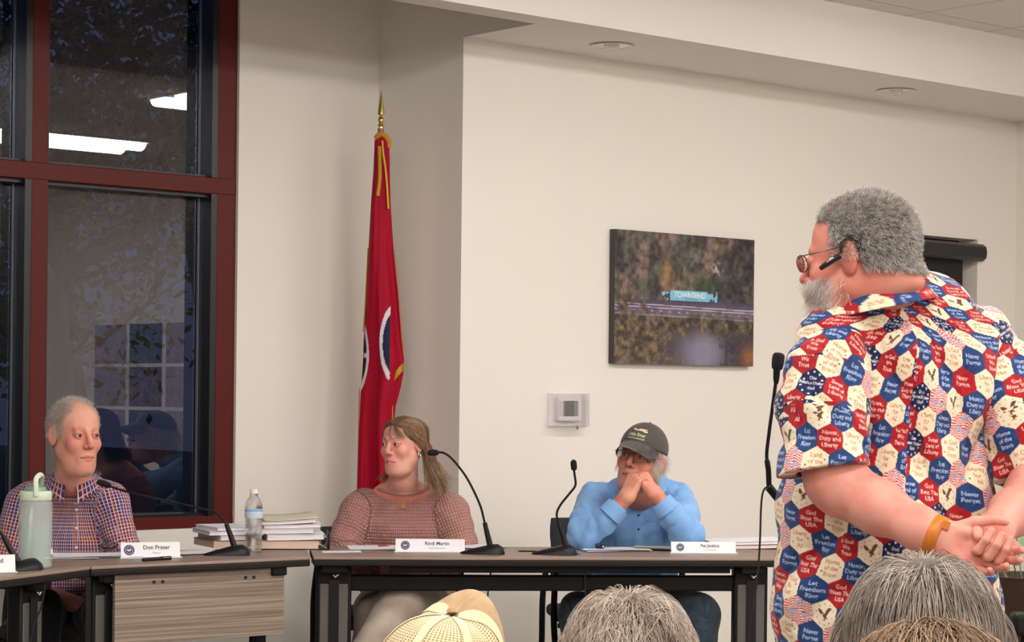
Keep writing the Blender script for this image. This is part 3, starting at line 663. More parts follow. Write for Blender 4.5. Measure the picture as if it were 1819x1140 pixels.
for lab, h, mc, mp_, dx, da in [('tan-covered document at the bottom of the low pile behind the wedge table microphone', .026, M_kraft, M_pg2, 0, 0), ('grey-white document second in the low pile behind the wedge table microphone', .018, M_paper, M_pg, .02, .06),
                               ('white document third in the low pile behind the wedge table microphone', .016, M_paper, M_pg, -.01, -.05), ('top white document of the low pile behind the wedge table microphone', .012, M_paper, M_pg, .01, .03)]:
    pth = s1+rotz(A_B-.15) @ np.array([dx-.005, .16, zz+.0005]); bound(lab, pth, A_B-.15+da, .155, .22, h, mc, mp_, group='bound documents in the low pile'); zz += h+.001
s2 = ontop(1330, 976); zz = 0
for lab, h, mc in [('dark-backed document, lower of the two beside the speaker', .014, M_kraft), ('white report on top of the pair of documents beside the speaker', .012, M_paper)]:
    pth = s2+rotz(A_C) @ np.array([0, .12, zz+.0005]); bound(lab, pth, A_C+.05*zz*50, .30, .22, h, mc, M_pg, group='documents beside the speaker', sag=.006); zz += h+.002
# black ring binder, standing open on its back at the end of the stack
bd = thing('ring_binder', 'black ring binder lying open at the end of the document stack', 'binder', ontop(578, 977)+np.array([0, .11, .001]), sy)
MB().box((.0, 0, .030), (.006, .20, .058)).build('spine', M_blk2, bd, bevel=.002)
MB().box((-.085, 0, .0012), (.17, .20, .0020)).build('cover', M_blk2, bd)
for yy in (-.07, 0, .07):
    MB().tube([(-.006+.0-.024*math.sin(a), yy, .025-.020*math.cos(a)) for a in np.linspace(.1, PI*.98, 14)], .0016, 8).build('ring', M_chrome, bd, smooth=60)
bd.location.z += .0
# ---------------------------------------------------------------- water bottle
M_pet = mat('clear plastic', (.93, .95, .97), .06, trans=1.0, ior=1.25, alpha=.55); M_label = mat('bottle label', lin(190, 205, 220), .5); M_lblue = mat('label blue band', lin(110, 160, 205), .5)
wb = thing('water_bottle', 'small clear water bottle with pale blue label and white cap beside the stack', 'bottle', ontop(450, 980), 0)
H = .205; pr = [(.001, 0), (.024, 0), (.030, .006), (.031, .014)]
for i in range(9):
    z = .018+i*.0115; pr += [(.0315, z), (.0295, z+.005)]
pr += [(.0315, .125), (.0318, .160), (.0300, .172), (.024, .188), (.0155, .200), (.0135, .206), (.0135, .212)]
MB().lathe(pr, 32).build('bottle_body', M_pet, wb, smooth=70)
MB().lathe([(.0322, .122), (.0326, .124), (.0326, .153), (.0322, .154)], 32, cap=False).build('label_wrap', M_label, wb, smooth=60)
MB().lathe([(.0330, .147), (.0330, .1525)], 32, cap=False).build('label_band', M_lblue, wb, smooth=60)
MB().lathe([(.001, .211), (.0150, .2105), (.0155, .213), (.0155, .223), (.014, .2255), (.001, .226)], 28).build('cap', M_white, wb, smooth=50)
# ---------------------------------------------------------------- green tumbler
M_mint = mat('mint plastic', lin(196, 212, 188), .42); M_tum = mat('tinted clear plastic', lin(206, 222, 214), .2, alpha=.36)
M_water = mat('tinted water', lin(176, 206, 200), .08, alpha=.30); M_straw = mat('pale straw', lin(205, 222, 210), .4)
tb = thing('water_tumbler', 'tall mint-lidded translucent green water tumbler with loop handle and straw', 'tumbler', ontop(62, 1009), .5)
MB().lathe([(.001, 0), (.048, 0), (.053, .006), (.054, .012), (.054, .205), (.052, .214), (.045, .222)], 36).build('tumbler_body', M_tum, tb, smooth=60)
MB().lathe([(.001, .004), (.047, .004), (.050, .012), (.050, .150), (.001, .150)], 30).build('water', M_water, tb, smooth=60)
MB().lathe([(.001, .220), (.050, .220), (.0515, .223), (.0515, .246), (.049, .250), (.001, .250)], 36).build('lid', M_mint, tb, smooth=50)
MB().lathe([(.001, .249), (.036, .249), (.033, .262), (.020, .268), (.001, .268)], 28).build('lid_dome', mat('green tinted lid', lin(120, 150, 130), .25), tb, smooth=50)
hp = spline([(-.014, -.052, .236), (-.014, -.052, .262), (-.012, -.045, .290), (.004, -.030, .303), (.018, -.010, .302), (.024, .012, .285), (.024, .030, .262)], 8)
MB().tube(hp, .0085, 12, flat=.55).build('handle', M_mint, tb, smooth=70)
MB().tube([(-.03, 0, .010), (-.012, 0, .20), (-.010, 0, .24)], .006, 12).build('straw', M_straw, tb, smooth=60)
MB().box((.046, -.030, .055), (.014, .002, .018), rz=.9).build('price_sticker', M_paper, tb)
# ---------------------------------------------------------------- chairs
M_fab = mat('dark grey upholstery', lin(50, 56, 60), .9, bump=.3, bscale=600)
def chair(label, x, y, rz, arms=True, g='black framed chairs behind the tables', bh=1.0):
    o = thing('stacking_chair', label, 'chair', (x, y, 0), rz, g)      # faces -y
    def rr(cx, cy, cz, sx, sy, sz, R=None):
        return MB().box((cx, cy, cz), (sx, sy, sz), R=R)
    rr(0, 0, .445, .47, .46, .05).build('seat', M_fab, o, bevel=.022, seg=4)
    G = []
    for i, z in enumerate(np.linspace(.56, .56+.34*bh*bh, 8)):
        hw = .215*(1-.28*((z-.75)/.2)**2 if z > .70 else 1); t = (z-.56)/.34
        G.append([(hw*math.cos(a), .235+.06*t+.035*math.sin(a)-.05*math.sin(abs(a))*0+.03*(1-abs(math.cos(a))), z) for a in np.linspace(0, 2*PI, 20, endpoint=False)])
    MB().rings([np.array(r) for r in G]).build('backrest', M_fab, o, smooth=60)
    for s in (-1, 1):
        MB().tube(spline([(s*.24, -.22, .0), (s*.245, -.19, .25), (s*.25, -.12, .44), (s*.25, -.16, .64)] if arms else [(s*.24, -.22, 0), (s*.24, -.18, .3), (s*.24, -.15, .43)], 6), .0125, 10).build('leg', M_blk, o, smooth=60)
        MB().tube(spline([(s*.25, .27, .0), (s*.25, .22, .3), (s*.245, .24, .5), (s*.22, .27, .66)], 6), .0125, 10).build('leg', M_blk, o, smooth=60)
        if arms: MB().tube(spline([(s*.25, -.17, .645), (s*.265, -.05, .66), (s*.262, .12, .655), (s*.235, .255, .64)], 6), .017, 10, flat=.7).build('armrest', M_blk2, o, smooth=60)
    MB().tube([(-.24, -.16, .42), (.24, -.16, .42)], .01, 8).build('seat_rail', M_blk, o, smooth=60)
    return o
# ================================================================ signed-distance sculpting
def ell(P, c, r, R=None):
    q = P-np.asarray(c, np.float32)
    if R is not None: q = q @ np.asarray(R, np.float32)
    r = np.asarray(r, np.float32); a = np.sqrt(((q/r)**2).sum(-1))+1e-9; b = np.sqrt(((q/(r*r))**2).sum(-1))+1e-9
    return a*(a-1)/b
def rc(P, a, b, ra, rb):
    a = np.asarray(a, np.float32); b = np.asarray(b, np.float32); d = b-a
    h = np.clip(((P-a) @ d)/(d @ d+1e-12), 0, 1); q = P-a-h[:, None]*d
    return np.sqrt((q*q).sum(-1))-(ra+(rb-ra)*h)
def smin(a, b, k):
    h = np.clip(.5+.5*(b-a)/k, 0, 1); return b*(1-h)+a*h-k*h*(1-h)
def smax(a, b, k): return -smin(-a, -b, k)
def nets(f, lo, hi, h):
    """surface nets with a coarse-to-fine evaluation of f over the box lo..hi"""
    lo = np.array(lo, float); hi = np.array(hi, float); C = 4
    n = (np.ceil((hi-lo)/(h*C)).astype(int))*C+1
    ax = [lo[i]+h*np.arange(n[i]) for i in range(3)]
    cx = [a[::C] for a in ax]; G = np.stack(np.meshgrid(*cx, indexing='ij'), -1).reshape(-1, 3).astype(np.float32)
    cv = f(G).reshape([len(a) for a in cx])
    near = np.abs(cv) < h*C*2.6
    m = np.zeros(n-1, bool).reshape(n-1); cell = np.zeros(np.array(cv.shape)-1, bool)
    for i in (0, 1):
        for j in (0, 1):
            for k in (0, 1): cell |= near[i:i+cell.shape[0], j:j+cell.shape[1], k:k+cell.shape[2]]
    V = np.repeat(np.repeat(np.repeat(cv, C, 0), C, 1), C, 2)[:n[0], :n[1], :n[2]].astype(np.float32)
    V = np.where(V < 0, -1, 1).astype(np.float32)
    fine = np.repeat(np.repeat(np.repeat(cell, C, 0), C, 1), C, 2); msk = np.zeros(n, bool)
    fs = fine.shape; msk[:fs[0], :fs[1], :fs[2]] |= fine; msk[1:fs[0]+1, :fs[1], :fs[2]] |= fine; msk[:fs[0], 1:fs[1]+1, :fs[2]] |= fine
    msk[:fs[0], :fs[1], 1:fs[2]+1] |= fine; msk[1:, 1:, 1:] |= fine; 
    idx = np.argwhere(msk); out = np.empty(len(idx), np.float32)
    for s in range(0, len(idx), 400000):
        q = idx[s:s+400000]; out[s:s+400000] = f((lo+q*h).astype(np.float32))
    V[msk] = out
    S = V < 0; nx, ny, nz = n
    cs = (nx-1, ny-1, nz-1); acc = np.zeros(cs+(3,), np.float32); cnt = np.zeros(cs, np.int16)
    cor = [(i, j, k) for i in (0, 1) for j in (0, 1) for k in (0, 1)]
    for a in cor:
        for d in range(3):
            if a[d]: continue
            b = list(a); b[d] = 1
            A = V[a[0]:a[0]+nx-1, a[1]:a[1]+ny-1, a[2]:a[2]+nz-1]; B = V[b[0]:b[0]+nx-1, b[1]:b[1]+ny-1, b[2]:b[2]+nz-1]
            x = (A < 0) != (B < 0)
            if not x.any(): continue
            w = np.nonzero(x); t = A[w]/(A[w]-B[w]); p = np.tile(np.array(a, np.float32), (len(t), 1)); p[:, d] += t
            acc[w] += p; cnt[w] += 1
    w = np.nonzero(cnt); P = acc[w]/cnt[w][:, None]; P = lo+h*(np.stack(w, -1)+P)
    ID = -np.ones(cs, np.int64); ID[w] = np.arange(len(P)); F = []
    for d in range(3):
        e, g = [(1, 2), (2, 0), (0, 1)][d]
        sl0 = [slice(None)]*3; sl1 = [slice(None)]*3; sl0[d] = slice(0, -1); sl1[d] = slice(1, None)
        A = S[tuple(sl0)]; B = S[tuple(sl1)]; x = np.argwhere(A != B)
        x = x[(x[:, e] > 0) & (x[:, g] > 0) & (x[:, e] < n[e]-1) & (x[:, g] < n[g]-1)]
        if not len(x): continue
        def cid(de, dg):
            y = x.copy(); y[:, e] -= de; y[:, g] -= dg; return ID[y[:, 0], y[:, 1], y[:, 2]]
        q = np.stack([cid(1, 1), cid(0, 1), cid(0, 0), cid(1, 0)], -1)
        ins = A[x[:, 0], x[:, 1], x[:, 2]]; q[~ins] = q[~ins][:, ::-1]; F.append(q)
    F = np.concatenate(F); F = F[(F >= 0).all(1)]
    return P, F
def grad(f, P, e=.0012):
    P = np.asarray(P, np.float32); g = np.stack([f(P+np.eye(3, dtype=np.float32)[i]*e)-f(P-np.eye(3, dtype=np.float32)[i]*e) for i in range(3)], -1)
    return g/(np.linalg.norm(g, axis=1)[:, None]+1e-9)
# ---------------------------------------------------------------- head in its own frame: face toward -y
def head_sdf(P, p):
    w = p.get('w', 1.0); X = P*np.array([1/w, 1, 1], np.float32); cr = p.get('crown', 1.0)
    if cr != 1.0: X[:, 2] = np.where(X[:, 2] > .02, .02+(X[:, 2]-.02)*cr, X[:, 2])
    A = X.copy(); A[:, 0] = np.abs(A[:, 0])
    jaw = p.get('jaw', 1.0); fat = p.get('fat', 0.0)
    d = ell(X, (0, .020, .035), (.075, .095, .086))
    d = smin(d, ell(X, (0, -.034, .044), (.058, .050, .052)), .03)
    d = smin(d, ell(X, (0, -.030, -.030), (.060+fat*.3, .060, .088)), .03)
    d = smin(d, rc(A, (.046*jaw+fat*.4, -.004, -.056), (.016, -.068, -.100), .019+fat*.3, .017), .03)
    d = smin(d, ell(X, (0, -.079, -.100), (.020*jaw, .016, .016)), .018)
    d = smin(d, ell(A, (.037, -.066, -.026), (.023+fat*.3, .020, .022)), .02)
    if fat: d = smin(d, ell(X, (0, -.035, -.105), (.045+fat*.5, .04, .025)), .03)
    d = smin(d, rc(A, (.010, -.088, .023), (.038, -.078, .023), .009, .007), .014)
    # sockets, lids
    d = smax(d, -ell(A, (.031, -.106, .002), (.020, .020, .014)), .012)
    e = ell(A, (.031, -.0805, .003), (.0150, .0145, .0130)); e = smax(e, -ell(A, (.0315, -.100, .0022), (.0128, .014, p.get('eye', .0046))), .0015)
    d = smin(d, e, .004)
    # nose
    nl = p.get('nose', 1.0)
    n = rc(X, (0, -.091, .012), (0, -.091-.022*nl, -.027), .0075, .0105); n = smin(n, ell(A, (.0115, -.100, -.032), (.0085, .010, .0075)), .006)
    n = smax(n, -ell(A, (.006, -.107, -.0405), (.0036, .006, .0036)), .003)
    d = smin(d, n, .009)
    # mouth
    d = smin(d, ell(X, (0, -.078, -.066), (.030, .021, .026)), .018)
    mz = p.get('frown', 0.0)
    d = smin(d, rc(A, (.0, -.0985, -.0615), (.022, -.088, -.0655-mz), .0046, .0025), .004)
    d = smin(d, rc(A, (.0, -.0975, -.0735), (.019, -.088, -.0700-mz), .0056, .003), .004)
    d = smax(d, -rc(A, (.0, -.1045, -.0670), (.026, -.0905, -.0680-mz), .0024, .0020), .003)
    d = smax(d, -rc(A, (.020, -.1025, -.030), (.033, -.090, -.058), .0018, .0012), .008)   # nasolabial fold
    # ear
    Re = roty(.18) @ rotx(.15)
    er = ell(A, (.0775, .010, -.002), (.0075, .0195, .033), rotz(-.35)); er = smax(er, -ell(A, (.0865, .004, .002), (.0070, .0120, .021), rotz(-.35)), .004)
    d = smin(d, er, .006)
    return d
def head_paint(P, p):
    """colours of the skin: lips, cheeks, brows, lids; mouth crease shade painted in"""
    s = np.array(p['skin']); c = np.tile(s, (len(P), 1)); A = P.copy(); A[:, 0] = np.abs(A[:, 0])/p.get('w', 1.0)
    def mix(c, col, t): t = np.clip(t, 0, 1)[:, None]; return c*(1-t)+np.array(col)*t
    red = np.array(p.get('red', s*np.array([1.0, .62, .60]))); 
    blush = np.exp(-(((A[:, 0]-.040)/.022)**2+((A[:, 2]+.028)/.026)**2))*(A[:, 1] < -.03)
    c = mix(c, red, blush*.45); c = mix(c, red, np.exp(-((A[:, 0]/.016)**2+((A[:, 2]+.030)/.018)**2))*(A[:, 1] < -.09)*.7)
    c = mix(c, red, np.exp(-((A[:, 0]/.03)**2+((A[:, 2]+.098)/.014)**2))*(A[:, 1] < -.06)*.5)
    c = mix(c, red, (A[:, 0] > .074)*(np.abs(A[:, 2]) < .04)*(A[:, 1] > -.02)*.35)
    c = mix(c, red, (.5-(A[:, 2]+.14)/.04)*.5*p.get('neckred', .5))
    mz = p.get('frown', 0.0)
    lip = (((A[:, 0]/.025)**2+((A[:, 2]+.0675+mz*A[:, 0]/.022)/.0100)**2) < 1) & (A[:, 1] < -.083)
    c = mix(c, p['lip'], lip*.8)
    cre = (np.abs(A[:, 2]+.0672+mz*(A[:, 0]/.026)) < .0019) & (A[:, 0] < .026) & (A[:, 1] < -.084)
    c = mix(c, s*.22, cre*.8)  # shade between the lips painted as a dark line
    bz = .0225+.005*np.sin(np.clip((A[:, 0]-.012)/.036, 0, 1)*PI)
    brow = (np.abs(A[:, 2]-bz) < p.get('browt', .0040)*(1-.5*np.clip((A[:, 0]-.03)/.02, 0, 1))) & (A[:, 0] > .012) & (A[:, 0] < .047) & (A[:, 1] < -.06)
    c = mix(c, p['brow'], brow*p.get('browk', .8))
    E = np.sqrt(((A[:, 0]-.0315)/.0150)**2+((A[:, 2]-.0028)/.0078)**2); c = mix(c, s*np.array([.55, .42, .40]), (1.35-E)*1.4*(A[:, 1] < -.07)*p.get('lid', .7))
    if 'lash' in p:
        A2 = (A[:, 0]-.0315)/.0150; up = .0028+.0062*np.sqrt(np.clip(1-A2**2, 0, 1)); c = mix(c, p['lash'], (np.abs(A[:, 2]-up) < .0016)*(np.abs(A2) < 1.08)*(A[:, 1] < -.06)*.85)
    n = fbm(P, 45, 3, 3); c = c*(1+.16*(n-.5))[:, None]
    n = fbm(P, 14, 8, 3); c = mix(c, red, (n-.45)*1.6)
    if 'scalp' in p:
        ln = p['scalp_line'](P); c = mix(c, p['scalp'], np.clip(ln/.006, 0, 1))
    if 'beard' in p:
        b = ((A[:, 2] < -.028) & (A[:, 2] > -.125)) * np.clip((-.03-A[:, 2])*50, 0, 1)*(1-lip); c = mix(c, p['beard'], b*np.clip((-.01-A[:, 1])/.035, 0, 1)*p.get('beardk', .3))
    return np.clip(c, 0, 1)
M_skin = mat('skin', attr='Col', rough=.48, spec=.35, bump=.06, bscale=260)
M_eye = mat('eye white', lin(196, 186, 180), .12, spec=.6)
def iris_mat(n, col): return mat(n, col, .1, spec=.7)
M_pupil = mat('pupil', (.005, .005, .006), .08, spec=.7)
class Body:
    """accumulates skin pieces (world coordinates) of one person"""
    def __init__(s, root): s.root = root; s.o = np.array(root.location); s.V = []; s.F = []; s.C = []; s.n = 0
    def add(s, V, F, C):
        s.V.append(V-s.o); s.F.append(F+s.n); s.C.append(C); s.n += len(V)
    def build(s):
        return mesh_obj('body', np.concatenate(s.V), np.concatenate(s.F), M_skin, s.root, smooth=180, color=np.concatenate(s.C))
def make_head(body, c, R, sc, p, iris=None, neck=None, chest=None, h=.0026, gaze=(0, 0)):
    """c world centre, R head rotation, neck = world points from skull base downward with radii"""
    c = np.array(c, np.float32); Rm = np.asarray(R, np.float32)
    def loc(P): return ((P-c) @ Rm)/sc
    def f(P):
        q = loc(P); d = head_sdf(q, p)*sc
        if neck:
            nn = 1e9
            for (a, ra), (b_, rb) in zip(neck[:-1], neck[1:]):
                x = rc(P, a, b_, ra, rb); nn = x if np.isscalar(nn) else smin(nn, x, .02)
            d = smin(d, nn, p.get('nk', .025))
        for (cc, rr) in (chest or []): d = smin(d, ell(P, cc, rr), .045)
        return d
    pts = [c+Rm @ np.array(v) for v in ((.11, .135, .14), (-.11, -.14, -.14), (-.11, .135, .14), (.11, -.14, -.14), (-.11, .135, -.14), (.11, .135, -.14), (.11, -.14, .14), (-.11, -.14, .14))]
    for a, ra in (neck or []): pts += [np.array(a)+ra+.01, np.array(a)-ra-.01]
    for a, ra in (chest or []): pts += [np.array(a)+np.array(ra)+.01, np.array(a)-np.array(ra)-.01]
    pts = np.array(pts); V, F = nets(f, pts.min(0), pts.max(0), h)
    C = head_paint(loc(V.astype(np.float32)), p); body.add(V, F, C)
    if iris is not None:
        for s in (-1, 1):
            ec = np.array([s*.0312*p.get('w', 1), -.0800, .003]); O = body.o
            mb = MB()
            def dome(r0, a0, a1, n, off=0.0, dirn=(0, -1, 0)):
                dv = np.array(dirn, float); dv /= np.linalg.norm(dv); u = np.cross(dv, [0, 0, 1.]); u /= np.linalg.norm(u); v = np.cross(u, dv)
                R_ = [[ec+dv*(r0+off)*math.cos(a)+(u*math.cos(q)+v*math.sin(q))*(r0+off)*math.sin(a) for q in np.linspace(0, 2*PI, 20, endpoint=False)] for a in np.linspace(a0, a1, n)]
                return [np.array([c+Rm @ (np.array(x)*sc)-O for x in r]) for r in R_]
            ey = MB().rings(dome(.0128, .02, 2.2, 12)).build('eye', M_eye, body.root, smooth=180)
            g = (gaze[0], -1, gaze[1])
            MB().rings(dome(.0128, .02, .54, 5, .0003, g)).build('iris', iris, ey, smooth=180)
            MB().rings(dome(.0128, .02, .25, 3, .0006, g)).build('pupil', M_pupil, ey, smooth=180)
    return f, loc
# ---------------------------------------------------------------- hands
def hand_chains(side=1, curl=((.3, .4, .3),)*4, spread=.04, thumb=((.018, .030, -.006), (.048, .052, -.016), (.078, .060, -.022), (.100, .058, -.028)), s=1.0):
    """local frame: +x to the fingertips, +y*side the thumb side, +z the back of the hand"""
    ch = []; ys = (.029, .0095, -.0105, -.029); L = ((.043, .026, .021), (.048, .029, .022), (.045, .027, .021), (.035, .021, .019)); kx = (.088, .092, .087, .078)
    palm = [((.0, y*.62*side, 0), (kx[i], y*side, -.001), .0165, .0125) for i, y in enumerate(ys)]
    palm.append(((.012, .022*side, -.008), (.045, .030*side, -.012), .016, .013)); palm.append(((.012, -.022*side, -.007), (.06, -.027*side, -.008), .015, .011))
    for i, y in enumerate(ys):
        c = curl[i]; p = np.array([kx[i], y*side, -.001]); a = 0; sp = spread*(1.5-i)*side; pts = [p.copy()]
        for k in range(3):
            a += c[k]; d = np.array([math.cos(a)*math.cos(sp), math.cos(a)*math.sin(sp), -math.sin(a)]); p = p+d*L[i][k]; pts.append(p.copy())
        r = (.0102, .0094, .0086, .0074) if i < 3 else (.0090, .0082, .0076, .0066)
        ch.append((pts, r))
    tp = [np.array([x, y*side, z]) for x, y, z in thumb]; ch.append((tp, (.0150, .0122, .0105, .0088)))
    return [((np.array(a)*s, np.array(b)*s, ra*s, rb*s)) for a, b, ra, rb in palm], [([q*s for q in pts], [x*s for x in r]) for pts, r in ch]
def frame(x, z):
    x = np.array(x, float); x /= np.linalg.norm(x); z = np.array(z, float); z -= x*(x @ z); z /= np.linalg.norm(z); return np.stack([x, np.cross(z, x), z], 1)
def make_arm(body, joints, hand=None, skin=(.5, .3, .25), h=.0024, region=None, red=None, k=.02):
    """joints: [(world point, radius)...] ending at the wrist; hand = (frame, side, curl, spread, thumb, scale)"""
    J = [(np.array(a, np.float32), r) for a, r in joints]
    palm = ch = None
    if hand:
        Rh, side, curl, spread, thumb, sc = hand; W = J[-1][0]
        kw = dict(side=side, curl=curl, spread=spread, s=sc)
        if thumb: kw['thumb'] = thumb
        palm, ch = hand_chains(**kw); T = lambda q: W+np.asarray(Rh) @ q
        palm = [(T(a), T(b), ra, rb) for a, b, ra, rb in palm]; ch = [([T(q) for q in pts], r) for pts, r in ch]
    def f(P):
        d = None
        for (a, ra), (b, rb) in zip(J[:-1], J[1:]):
            x = rc(P, a, b, ra, rb); d = x if d is None else smin(d, x, k)
        if palm:
            m = None
            for a, b, ra, rb in palm:
                x = rc(P, a, b, ra, rb); m = x if m is None else smin(m, x, .008)
            d = smin(d, m, .022)
            fg = None
            for pts, r in ch:
                q = None
                for i in range(len(pts)-1):
                    x = rc(P, pts[i], pts[i+1], r[i], r[i+1]); q = x if q is None else smin(q, x, .003)
                fg = q if fg is None else smin(fg, q, .0012)
            d = smin(d, fg, .006)
        return d
    pts = [a+s*(r+.012) for a, r in J for s in (1, -1)]
    if ch: pts += [q+s*.02 for p_, r in ch for q in p_ for s in (1, -1)]
    pts = np.array(pts); V, F = nets(f, pts.min(0), pts.max(0), h)
    c = np.tile(np.array(skin), (len(V), 1)); n = fbm(V, 30, 4, 3); rd = np.array(red if red is not None else np.array(skin)*np.array([1, .66, .64]))
    t = np.clip((n-.42)*2.4, 0, 1)+.5*np.clip(fbm(V, 9, 12, 2)-.5, 0, 1)
    if ch:
        for pts_, r in ch:
            for q in pts_[1:]: t = np.maximum(t, np.exp(-(((V-q)**2).sum(1))/(.009**2))*.8)
        for pts_, r in ch:        # nails: paler ovals at the back of the fingertips
            q = pts_[-1]+np.asarray(Rh)[:, 2]*r[-1]*.9; c = np.where((((V-q)**2).sum(1) < .0055**2)[:, None], np.clip(np.array(skin)*1.25, 0, 1), c)
    c = c*(1-t[:, None]*.6)+rd*t[:, None]*.6; body.add(V, F, np.clip(c, 0, 1)); return f
# ---------------------------------------------------------------- garments
def lattice(g, lo, hi, s):
    """the smooth field g sampled once on a lattice and read back by trilinear interpolation"""
    lo = np.array(lo, np.float32); n = np.ceil((np.array(hi)-lo)/s).astype(int)+2
    G = np.stack(np.meshgrid(*[lo[i]+s*np.arange(n[i]) for i in range(3)], indexing='ij'), -1).reshape(-1, 3).astype(np.float32)
    T = g(G).reshape(n).astype(np.float32)
    def h(P):
        q = np.clip((P-lo)/s, 0, n-1.001).astype(np.float32); i = q.astype(np.int32); f = q-i; x, y, z = i.T; fx, fy, fz = f.T
        a = T[x, y, z]*(1-fz)+T[x, y, z+1]*fz; b = T[x, y+1, z]*(1-fz)+T[x, y+1, z+1]*fz
        c = T[x+1, y, z]*(1-fz)+T[x+1, y, z+1]*fz; d = T[x+1, y+1, z]*(1-fz)+T[x+1, y+1, z+1]*fz
        return (a*(1-fy)+b*fy)*(1-fx)+(c*(1-fy)+d*fy)*fx
    return h
def garment(name, m, root, torso, limbs, h=.006, k=.05, cuts=(), fold=None, mins=None, axis=None, R0=.2, zmin=None, seams=None, klimb=None, inflate=0.0, color=None, extra=None, cloth_off=(0, 0), ztop=None, rtop=.2):
    """torso: [(centre, radii, R)], limbs: [[(point, radius)...]...]; cuts: functions P->distance carved away"""
    L = [[(np.array(a, np.float32), r) for a, r in l] for l in limbs]; kl = klimb or k
    pts = []
    for t in torso:
        if len(t[1]) == 3: pts += [np.array(t[0])+np.array(t[1])*1.0+.03, np.array(t[0])-np.array(t[1])-.03]
        else: pts += [np.array(t[0])+t[1][3]+.02, np.array(t[0])-t[1][3]-.02, np.array(t[1][:3])+t[1][4]+.02, np.array(t[1][:3])-t[1][4]-.02]
    for l in L:
        for a, r in l: pts += [a+r+.03, a-r-.03]
    pts = np.array(pts)
    if fold is not None: fold = lattice(fold, pts.min(0)-.06, pts.max(0)+.06, .009)
    def dt(P):
        d = None
        for t in torso:
            x = ell(P, t[0], t[1], t[2] if len(t) > 2 else None) if len(t[1]) == 3 else rc(P, t[0], t[1][:3], t[1][3], t[1][4])
            d = x if d is None else smin(d, x, k)
        return d
    def dl(P, l):
        d = None
        for (a, ra), (b, rb) in zip(l[:-1], l[1:]):
            x = rc(P, a, b, ra, rb); d = x if d is None else smin(d, x, .025)
        return d
    def f(P, raw=False):
        d = dt(P) if torso else None
        for l in L:
            x = dl(P, l); d = x if d is None else smin(d, x, kl)
        if extra is not None: d = extra(P, d)
        if fold is not None: d = d+fold(P)
        for c in cuts: d = smax(d, -c(P), .004)
        if zmin is not None: d = smax(d, zmin-P[:, 2], .006)
        return d-inflate
    V, F = nets(f, pts.min(0), pts.max(0), h)
    Pf = V.astype(np.float32)
    # cloth coordinates
    bd = dt(Pf) if torso else np.full(len(V), 1e3); lab = np.zeros(len(V), int)
    for i, l in enumerate(L):
        x = dl(Pf, l); w = x < bd; lab[w] = i+1; bd = np.where(w, x, bd)
    U = np.zeros((len(V), 3))
    if torso:
        zc = sorted([((np.array(t[0])+np.array(t[1][:3]))/2 if len(t[1]) > 3 else np.array(t[0])) for t in torso], key=lambda a: a[2]); zc = [(q_[2], q_) for q_ in zc]; z_ = [a[0] for a in zc]
        cx = np.interp(V[:, 2], z_, [a[1][0] for a in zc]); cy = np.interp(V[:, 2], z_, [a[1][1] for a in zc])
        ax0 = axis if axis is not None else 0.0
        th_ = np.arctan2(V[:, 0]-cx, -(V[:, 1]-cy))-ax0; th_ = (th_+PI) % (2*PI)-PI
        U[:, 0] = th_*R0+cloth_off[0]; U[:, 1] = V[:, 2]+cloth_off[1]
        if ztop is not None:          # over the shoulders measure along the cloth, not straight up
            rho = np.hypot(V[:, 0]-cx, (V[:, 1]-cy)*1.35); dz_ = np.clip(V[:, 2]-ztop, 0, 1); sh = np.clip(rtop-rho, 0, 1)
            U[:, 1] += .9*np.where(dz_ < .06, dz_**2/.12, dz_-.03); tt = np.clip((V[:, 2]-ztop)/.12, 0, 1); U[:, 0] *= 1-.25*tt
    for i, l in enumerate(L):
        w = lab == i+1
        if not w.any(): continue
        best = np.full(w.sum(), 1e9); uu = np.zeros((w.sum(), 2)); s0 = 0; Q = V[w]
        for (a, ra), (b, rb) in zip(l[:-1], l[1:]):
            d = b-a; Ln = np.linalg.norm(d); d = d/Ln; t = (Q-a) @ d; x = rc(Q.astype(np.float32), a, b, ra, rb)
            e1 = np.cross(d, [0, 1., 0]); e1 /= np.linalg.norm(e1)+1e-9; e2 = np.cross(d, e1); r_ = Q-a-t[:, None]*d
            an = np.arctan2(r_ @ e1, r_ @ e2); z = x < best; best = np.where(z, x, best)
            uu[z, 0] = an[z]*(ra+rb)*.5+.5*i+.25; uu[z, 1] = s0+t[z]+.013*i; s0 += Ln
        U[w, :2] = uu
    U[:, 2] = lab
    col = color(V, U, lab) if color is not None else None
    o = mesh_obj(name, V-np.array(root.location), F, m, root, smooth=180, uvw=U, color=col)
    return o, f
